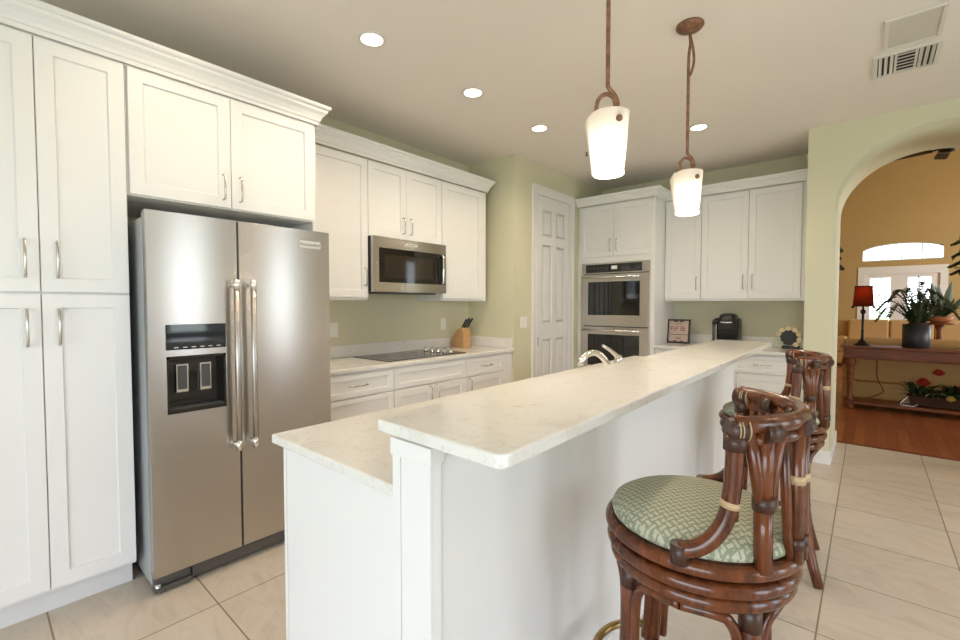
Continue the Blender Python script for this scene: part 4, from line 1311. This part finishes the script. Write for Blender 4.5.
# ================================================================== great room furniture
# console table
t = empty('console_table', (.7, 7.7, 0), 'carved cherry wood console table beyond the arch', 'table')
tx0, tx1, ty0, ty1 = -.27, 1.72, 7.47, 7.90
bx(tx0, tx1, ty0, ty1, .790, .822).build('top', CHERRY, t, .008, 3)
bx(tx0 + .05, tx1 - .05, ty0 + .03, ty1 - .03, .665, .7895).build('apron', CHERRY, t, .004)
mb = bx(tx0 + .045, tx1 - .045, ty0 + .022, ty1 - .022, .655, .6645)
mb.build('apron_bead', CHERRY, t, .002)
bx(tx0 + .06, tx1 - .06, ty0 + .03, ty1 - .03, .07, .105).build('lower_shelf', CHERRY, t, .006)
for (lx, ly) in ((tx0 + .105, ty0 + .075), (tx0 + .105, ty1 - .075), (tx1 - .105, ty0 + .075), (tx1 - .105, ty1 - .075)):
    MB().lathe(lx, ly, [(.035, .0), (.045, .012), (.045, .05), (.035, .0695)], 20).build('foot', CHERRY, t)
    lg = MB().lathe(lx, ly, [(.034, .1055), (.036, .13), (.026, .15), (.030, .30), (.036, .42), (.030, .455), (.040, .475), (.040, .49), (.028, .505), (.045, .555), (.055, .60), (.045, .635), (.050, .6545)], 22).build('leg', CHERRY, t)
    s = 1 if lx < .5 else -1
    MB().tube(bspl([(lx - s * .02, ly, .65), (lx - s * .07, ly, .64), (lx - s * .075, ly, .59), (lx - s * .045, ly, .575), (lx - s * .04, ly, .60)], 5), [.012] * 20 + [.010], 8).build('scroll', CHERRY, lg)
# table lamp
t = empty('table_lamp', (-.055, 7.66, .8225), 'small lit lamp with red beaded shade on black candlestick base', 'lamp')
x, y, z = -.055, 7.66, .8225
MB().lathe(x, y, [(.085, z), (.085, z + .012), (.055, z + .03), (.04, z + .05), (.018, z + .075), (.014, z + .16), (.017, z + .18), (.012, z + .20), (.014, z + .36), (.012, z + .40), (.030, z + .43), (.026, z + .455), (.010, z + .47), (.010, z + .56)], 24).build('base', IRON, t)
zs0, zs1 = z + .51, z + .765
mb = MB()
r0, r1 = .105, .088
mb.loft([[(x - r0, y - r0, zs0), (x + r0, y - r0, zs0), (x + r0, y + r0, zs0), (x - r0, y + r0, zs0)], [(x - r1, y - r1, zs1), (x + r1, y - r1, zs1), (x + r1, y + r1, zs1), (x - r1, y + r1, zs1)]], True, False, False)
sh = mb.build('shade', LAMPSH, t)
md = sh.modifiers.new('solid', 'SOLIDIFY'); md.thickness = .003
mb = MB()
for (r, zz) in ((r0, zs0), (r1, zs1)):
    c4 = [(x - r, y - r, zz), (x + r, y - r, zz), (x + r, y + r, zz), (x - r, y + r, zz)]
    mb = MB()
    for i in range(4): mb.tube([c4[i], c4[(i + 1) % 4]], .007, 6)
    mb.build('shade_trim', IRON, sh)
mb = MB()
for sx_ in (-1, 1):
    for sy2 in (-1, 1):
        mb.lathe(x + sx_ * r0, y + sy2 * r0, [(.003, zs0 - .03), (.014, zs0 - .02), (.014, zs0 - .008), (.004, zs0 + .002)], 10)
mb.build('bead', IRON, t)
MB().lathe(x, y, [(.004, z + .56), (.02, z + .59), (.026, z + .62), (.018, z + .65), (.004, z + .66)], 14).build('bulb', LAMPB, t)
l = bpy.data.lights.new('lamp_bulb_light', 'POINT'); l.energy = 1.6; l.color = (1, .7, .4); l.shadow_soft_size = .03
o = bpy.data.objects.new('lamp_bulb_light', l); C.objects.link(o); o.parent = t; o.location = (0, 0, .70)
o = MB().tube(bspl([(.10, 7.93, .80), (.10, 7.93, .45), (.12, 7.93, .33), (.165, 7.93, .24), (.14, 7.93, .17), (-.10, 7.93, .03), (-.2, 7.93, .008)], 6), .005, 6).build('lamp_cord', IRON)
tag(o, 'thin dark lamp cord hanging behind the console table', 'cord')

# foliage helpers
def blade(mb, base, tip, width, droop=0.0, n=7, side=None):
    b0, t0 = Vector(base), Vector(tip)
    d = t0 - b0
    sd = d.cross(Vector((0, 0, 1))) if side is None else Vector(side)
    if sd.length < 1e-4: sd = Vector((1, 0, 0))
    sd.normalize()
    rows = []
    up = sd.cross(d).normalized()
    for k in range(n + 1):
        s = k / n
        p = b0 + d * s + Vector((0, 0, 1)) * (droop * 4 * s * (1 - s))
        w = width * (math.sin(PI * min(1, .12 + s * .88)) ** .7) * .5 if k < n else .0008
        rows.append([mb.V(p - sd * w), mb.V(p + up * w * .25), mb.V(p + sd * w)])
    for a, b in zip(rows, rows[1:]):
        mb.face([a[0], a[1], b[1], b[0]], True); mb.face([a[1], a[2], b[2], b[1]], True)
def frond(mb, pts, ln, width, n=12):
    """stem with paired leaflets along it"""
    P = bspl(pts, 5)
    mb.tube(P, .004, 5)
    m_ = len(P)
    for i in range(2, m_):
        s = i / (m_ - 1)
        p = P[i]; tg = (P[min(i + 1, m_ - 1)] - P[i - 1]).normalized()
        sd = tg.cross(Vector((0, 0, 1)))
        if sd.length < 1e-3: sd = Vector((1, 0, 0))
        sd.normalize()
        L_ = ln * (1 - .6 * s) * (0.5 + .5 * min(1, s * 3))
        for sg in (-1, 1):
            blade(mb, p, p + (sd * sg * .8 + tg * .6 + Vector((0, 0, -.25))) * L_, width, .01, 4)

random.seed(11)
# potted plant on console
t = empty('potted_plant', (.45, 7.68, .8225), 'leafy arching plant in a charcoal cylinder pot on the console table', 'plant')
x, y, z = .45, 7.68, .8225
MB().lathe(x, y, [(.115, z), (.128, z + .01), (.130, z + .285), (.119, z + .285), (.117, z + .26), (.02, z + .26)], 36).build('pot', POT, t)
MB().lathe(x, y, [(.115, z + .262), (.10, z + .285), (.06, z + .305), (.01, z + .31)], 20).build('mulch', SOIL, t)
mb = MB()
zb = z + .27
for (dx, dy, h, dr) in ((-.36, -.05, .20, .12), (-.27, -.12, .30, .10), (-.37, .05, .06, .16), (-.20, .10, .40, .06), (-.12, -.12, .42, .05), (.05, .05, .52, .02), (.12, -.1, .40, .06), (.22, .08, .34, .08), (.30, -.08, .22, .12), (.36, .04, .10, .14), (.02, -.14, .34, .06), (-.26, -.16, .12, .14)):
    p0 = (x + dx * .12, y + dy * .12, zb); p3 = (x + dx, y + dy, zb + h)
    p1 = (x + dx * .35, y + dy * .35, zb + h * .65 + dr * .6); p2 = (x + dx * .72, y + dy * .72, zb + h * .95 + dr)
    frond(mb, [p0, p1, p2, p3], .10, .030)
for k in range(60):
    a = random.uniform(0, 2 * PI); r = random.uniform(.08, .27); h = random.uniform(.04, .36)
    blade(mb, (x + .05 * math.cos(a), y + .05 * math.sin(a), zb), (x + r * math.cos(a), y + r * math.sin(a), zb + h), .035, .05)
mb.build('foliage', LEAF, t)
mb = MB()
for (dx, dy, h) in ((.0, 0, .62), (.10, .02, .52), (-.10, .0, .50), (.05, -.05, .58)):
    mb.tube(bspl([(x, y, zb), (x + dx * .4, y + dy, zb + h * .5), (x + dx, y + dy, zb + h)], 5), .004, 6)
mb.tube(bspl([(x - .05, y, zb), (x - .10, y, zb + .30), (x - .16, y, zb + .43), (x - .22, y, zb + .42), (x - .215, y, zb + .35), (x - .19, y, zb + .36)], 5), .008, 6)
mb.build('twig', FANW, t)

# flower arrangement on lower shelf
t = empty('flower_arrangement', (.75, 7.68, .106), 'red and orange silk flower arrangement in dark trough on lower shelf', 'flower arrangement')
x, y, z = .72, 7.66, .106
MB().prism([(x - .30, z + .012), (x + .42, z + .012), (x + .46, z + .13), (x - .34, z + .13)], 'Y', y - .085, y + .085).build('trough', FANW, t, .006)
mb = MB()
for s in (-1, 1):
    mb.tube(bspl([(x - .33, y - .10 * s, z + .12), (x - .40, y - .11 * s, z + .02), (x - .36, y - .115 * s, z + .007), (x - .28, y - .115 * s, z + .007), (x - .25, y - .11 * s, z + .03)], 5), .006, 6)
    mb.tube(bspl([(x + .45, y - .10 * s, z + .12), (x + .50, y - .11 * s, z + .02), (x + .46, y - .115 * s, z + .007), (x + .36, y - .115 * s, z + .007)], 5), .006, 6)
mb.build('scroll_foot', NICKEL, t)
mb = MB()
for k in range(170):
    a = random.uniform(0, 2 * PI); px_ = x + random.uniform(-.30, .42)
    L_ = random.uniform(.09, .24)
    p = (px_, y + random.uniform(-.05, .05), z + .12)
    blade(mb, p, (p[0] + L_ * math.cos(a) * .9, p[1] + L_ * math.sin(a) * .6, p[2] + random.uniform(-.03, .20)), .045, .03)
for (a, b, c2) in ((-.52, -.02, .12), (-.42, -.06, .20), (-.44, .02, .04)):
    blade(mb, (x - .25, y, z + .12), (x + a, y + b, z + c2 + .06), .03, .03)
mb.build('foliage', LEAF, t)
def rose(cx, cy, cz, r, m_, nm='rose'):
    mb = MB()
    for j in range(4):
        for k in range(6):
            a = 2 * PI * k / 6 + j * .5
            rr_ = r * (.35 + .2 * j)
            n0 = (cx + rr_ * .3 * math.cos(a), cy + rr_ * .3 * math.sin(a), cz - r * .4)
            tp = (cx + rr_ * math.cos(a), cy + rr_ * math.sin(a), cz + r * (.75 - .22 * j))
            blade(mb, n0, tp, r * .95, r * .08, 5)
    mb.lathe(cx, cy, [(.002, cz - r * .5), (r * .45, cz - r * .3), (r * .5, cz + .1 * r), (r * .3, cz + r * .5), (.002, cz + r * .55)], 10)
    return mb.build(nm, m_, t)
rose(x - .20, y - .08, z + .30, .078, REDF); rose(x - .07, y - .02, z + .42, .066, REDF); rose(x + .15, y - .10, z + .25, .080, REDF)
rose(x + .34, y - .08, z + .19, .095, ORANGEF, 'gerbera'); rose(x + .03, y - .10, z + .13, .055, YELF, 'yellow_blossom')
mb = MB()
blade(mb, (x - .15, y - .11, z + .17), (x + .03, y - .13, z + .16), .035, .02); blade(mb, (x + .10, y - .12, z + .15), (x + .24, y - .14, z + .18), .030, .02); blade(mb, (x - .14, y - .11, z + .17), (x - .19, y - .13, z + .12), .03, .02)
mb.build('cream_leaf', CREAMF, t)

# near sofa, its back to the table
def sofa(y, x0, x1, zback, label, facing=1, seat=.45):
    t = empty('sofa', ((x0 + x1) / 2, y, 0), label, 'sofa')
    s = facing
    def B(a, b_): return (y + s * a, y + s * b_)
    ya, yb = B(0, .95)
    mb = bx(x0, x1, ya, yb, .06, .30); mb.build('base', SOFA, t, .02)
    ya, yb = B(0, .20); bx(x0, x1, ya, yb, .301, zback).build('backrest', SOFA, t, .035, 3)
    ya, yb = B(.201, .95)
    for (p, q) in ((x0, x0 + .20), (x1 - .20, x1)):
        bx(p, q, ya, yb, .301, .64).build('armrest', SOFA, t, .05, 3)
    n = max(2, round((x1 - x0 - .4) / .7)); w_ = (x1 - x0 - .404) / n
    for k in range(n):
        ya, yb = B(.36, .95)
        bx(x0 + .202 + w_ * k + .003, x0 + .202 + w_ * (k + 1) - .003, ya, yb, .302, seat).build('seat_cushion', SOFAT, t, .03, 3)
        ya, yb = B(.202, .355)
        bx(x0 + .202 + w_ * k + .003, x0 + .202 + w_ * (k + 1) - .003, ya, yb, .305, zback + .02).build('back_cushion', SOFAT, t, .04, 3)
    for (p, q) in ((x0 + .08, .08), (x1 - .08, .08), (x0 + .08, .85), (x1 - .08, .85)):
        yy_ = y + s * q
        MB().cyl((p, yy_, 0), (p, yy_, .0595), .03, 12).build('foot', CHERRY, t)
    return t
sofa(8.02, -.26, 2.0, .875, 'golden upholstered sofa directly behind the console table')
sofa(13.6, -.55, 1.95, 1.0, 'golden upholstered sofa far back before the french doors', -1)
# stand with spiky plant
t = empty('plant_stand', (.89, 10.6, 0), 'wooden pedestal stand holding spiky plant behind the near sofa', 'plant stand')
x, y = .89, 10.6
MB().lathe(x, y, [(.02, 1.02), (.19, 1.02), (.195, 1.03), (.195, 1.05), (.02, 1.055)], 32).build('top', CHERRY, t)
MB().lathe(x, y, [(.05, .05), (.045, .2), (.03, .4), (.04, .7), (.03, .9), (.06, 1.0195)], 20).build('pedestal', CHERRY, t)
MB().lathe(x, y, [(.19, 0), (.19, .02), (.1, .0495)], 28).build('foot', CHERRY, t)
t = empty('potted_plant', (x, y, 1.056), 'spiky upright plant in shallow terracotta bowl on pedestal stand', 'plant')
z = 1.0555
MB().lathe(x, y, [(.10, z), (.15, z + .03), (.165, z + .10), (.150, z + .10), (.14, z + .075), (.01, z + .075)], 32).build('bowl', TERRA, t)
MB().lathe(x, y, [(.138, z + .077), (.05, z + .09), (.01, z + .092)], 20).build('mulch', SOIL, t)
mb = MB()
for k in range(9):
    a = 2 * PI * k / 9 + .3; r = .07 + .07 * (k % 3)
    blade(mb, (x + .04 * math.cos(a), y + .04 * math.sin(a), z + .08), (x + (r + .02) * 1.6 * math.cos(a), y + r * math.sin(a), z + .52 + .16 * ((k * 5) % 4) / 3), .13, 0, 8, (math.cos(.66), math.sin(.66), 0))
mb.build('sword_leaves', LEAFG, t)
mb = MB()
for k in range(34):
    a = random.uniform(0, 2 * PI); r = random.uniform(.15, .38); h = random.uniform(.05, .36)
    blade(mb, (x + .05 * math.cos(a), y + .05 * math.sin(a), z + .08), (x + r * math.cos(a), y + r * math.sin(a), z + .06 + h), .055, .06)
mb.build('foliage', LEAF, t)
# tall tree on the right, its sprays reaching into view
def tree(x, y, h, label, sprays, crown_at=None):
    t = empty('potted_tree', (x, y, 0), label, 'plant')
    MB().lathe(x, y, [(.16, 0), (.22, .02), (.25, .38), (.23, .38), (.22, .34), (.02, .34)], 28).build('pot', TERRA, t)
    MB().tube([(x, y, .30), (x + .02, y, h * .5), (x - .01, y + .01, h)], [.03, .025, .012], 10).build('trunk', CHERRY, t)
    mb = MB()
    for (dx, dy, z0, dz) in sprays:
        pts = [(x, y, z0), (x + dx * .4, y + dy * .4, z0 + dz * .5 + .08), (x + dx * .75, y + dy * .75, z0 + dz * .9 + .08), (x + dx, y + dy, z0 + dz)]
        frond(mb, pts, .15, .085)
    if crown_at:
        cxx, cyy, czz, ra, rb, cnt = crown_at
        for k in range(cnt):
            a = random.uniform(0, 2 * PI); q = random.uniform(0, 1) ** .5; zz = random.uniform(-1, 1)
            p = Vector((cxx + ra * q * math.cos(a) * math.sqrt(1 - zz * zz * .8), cyy + ra * q * math.sin(a), czz + rb * zz))
            blade(mb, p, p + Vector((random.uniform(-.09, .09), random.uniform(-.09, .09), random.uniform(-.12, .04))), .05, .01, 4)
    mb.build('foliage', LEAF, t)
    return t
sp = []
for k in range(22):
    a = random.uniform(0, 2 * PI); r = random.uniform(.2, .42)
    sp.append((r * math.cos(a), r * math.sin(a), random.uniform(1.75, 2.2), random.uniform(-.12, .2)))
sp += [(-.56, -.15, 2.15, .06), (-.58, -.1, 1.95, -.05), (-.54, -.05, 2.05, .0), (-.55, .0, 1.9, -.1)]
tree(1.46, 9.3, 2.3, 'tall leafy tree at right edge beyond the console table', sp, (1.22, 9.22, 2.06, .30, .36, 420))
tree(-.62, 8.9, 2.3, 'slim branching plant peeping out behind the left jamb of the arch', [(.26, .02, 2.1, .10), (.24, -.06, 2.0, .08), (.28, .0, 1.9, .02), (.22, .05, 1.7, .0), (-.25, .0, 2.1, .1), (-.2, .1, 1.8, .1)])

# ceiling fan
fx, fy, fz = .80, 9.3, 3.60
t = empty('ceiling_fan', (fx, fy, GZ), 'dark ceiling fan hanging in the room beyond the arch', 'ceiling fan')
MB().tube([(fx, fy, GZ - .001), (fx, fy, fz + .1)], .014, 10).build('downrod', IRON, t)
MB().lathe(fx, fy, [(.02, fz + .12), (.09, fz + .10), (.11, fz + .03), (.09, fz - .05), (.03, fz - .07)], 24).build('motor', IRON, t)
for k in range(5):
    a = R(20 + 72 * k); d = Vector((math.cos(a), math.sin(a), 0)); n_ = Vector((-d.y, d.x, 0))
    c0 = Vector((fx, fy, fz))
    pts = []
    for (r, w_) in ((.16, .05), (.30, .065), (.55, .075), (.66, .06)):
        pts.append((c0 + d * r - n_ * w_ + Vector((0, 0, -.012)), c0 + d * r + n_ * w_ + Vector((0, 0, .012))))
    mb = MB()
    lo = [[mb.V(p), mb.V(q), mb.V(q + Vector((0, 0, .008))), mb.V(p + Vector((0, 0, .008)))] for p, q in pts]
    for a_, b_ in zip(lo, lo[1:]):
        for i in range(4): mb.face([a_[i], a_[(i + 1) % 4], b_[(i + 1) % 4], b_[i]])
    mb.face(lo[0]); mb.face(lo[-1])
    mb.build('fan_blade', FANW, t)
    MB().tube([c0 + d * .09, c0 + d * .22], .012, 6).build('blade_bracket', IRON, t)
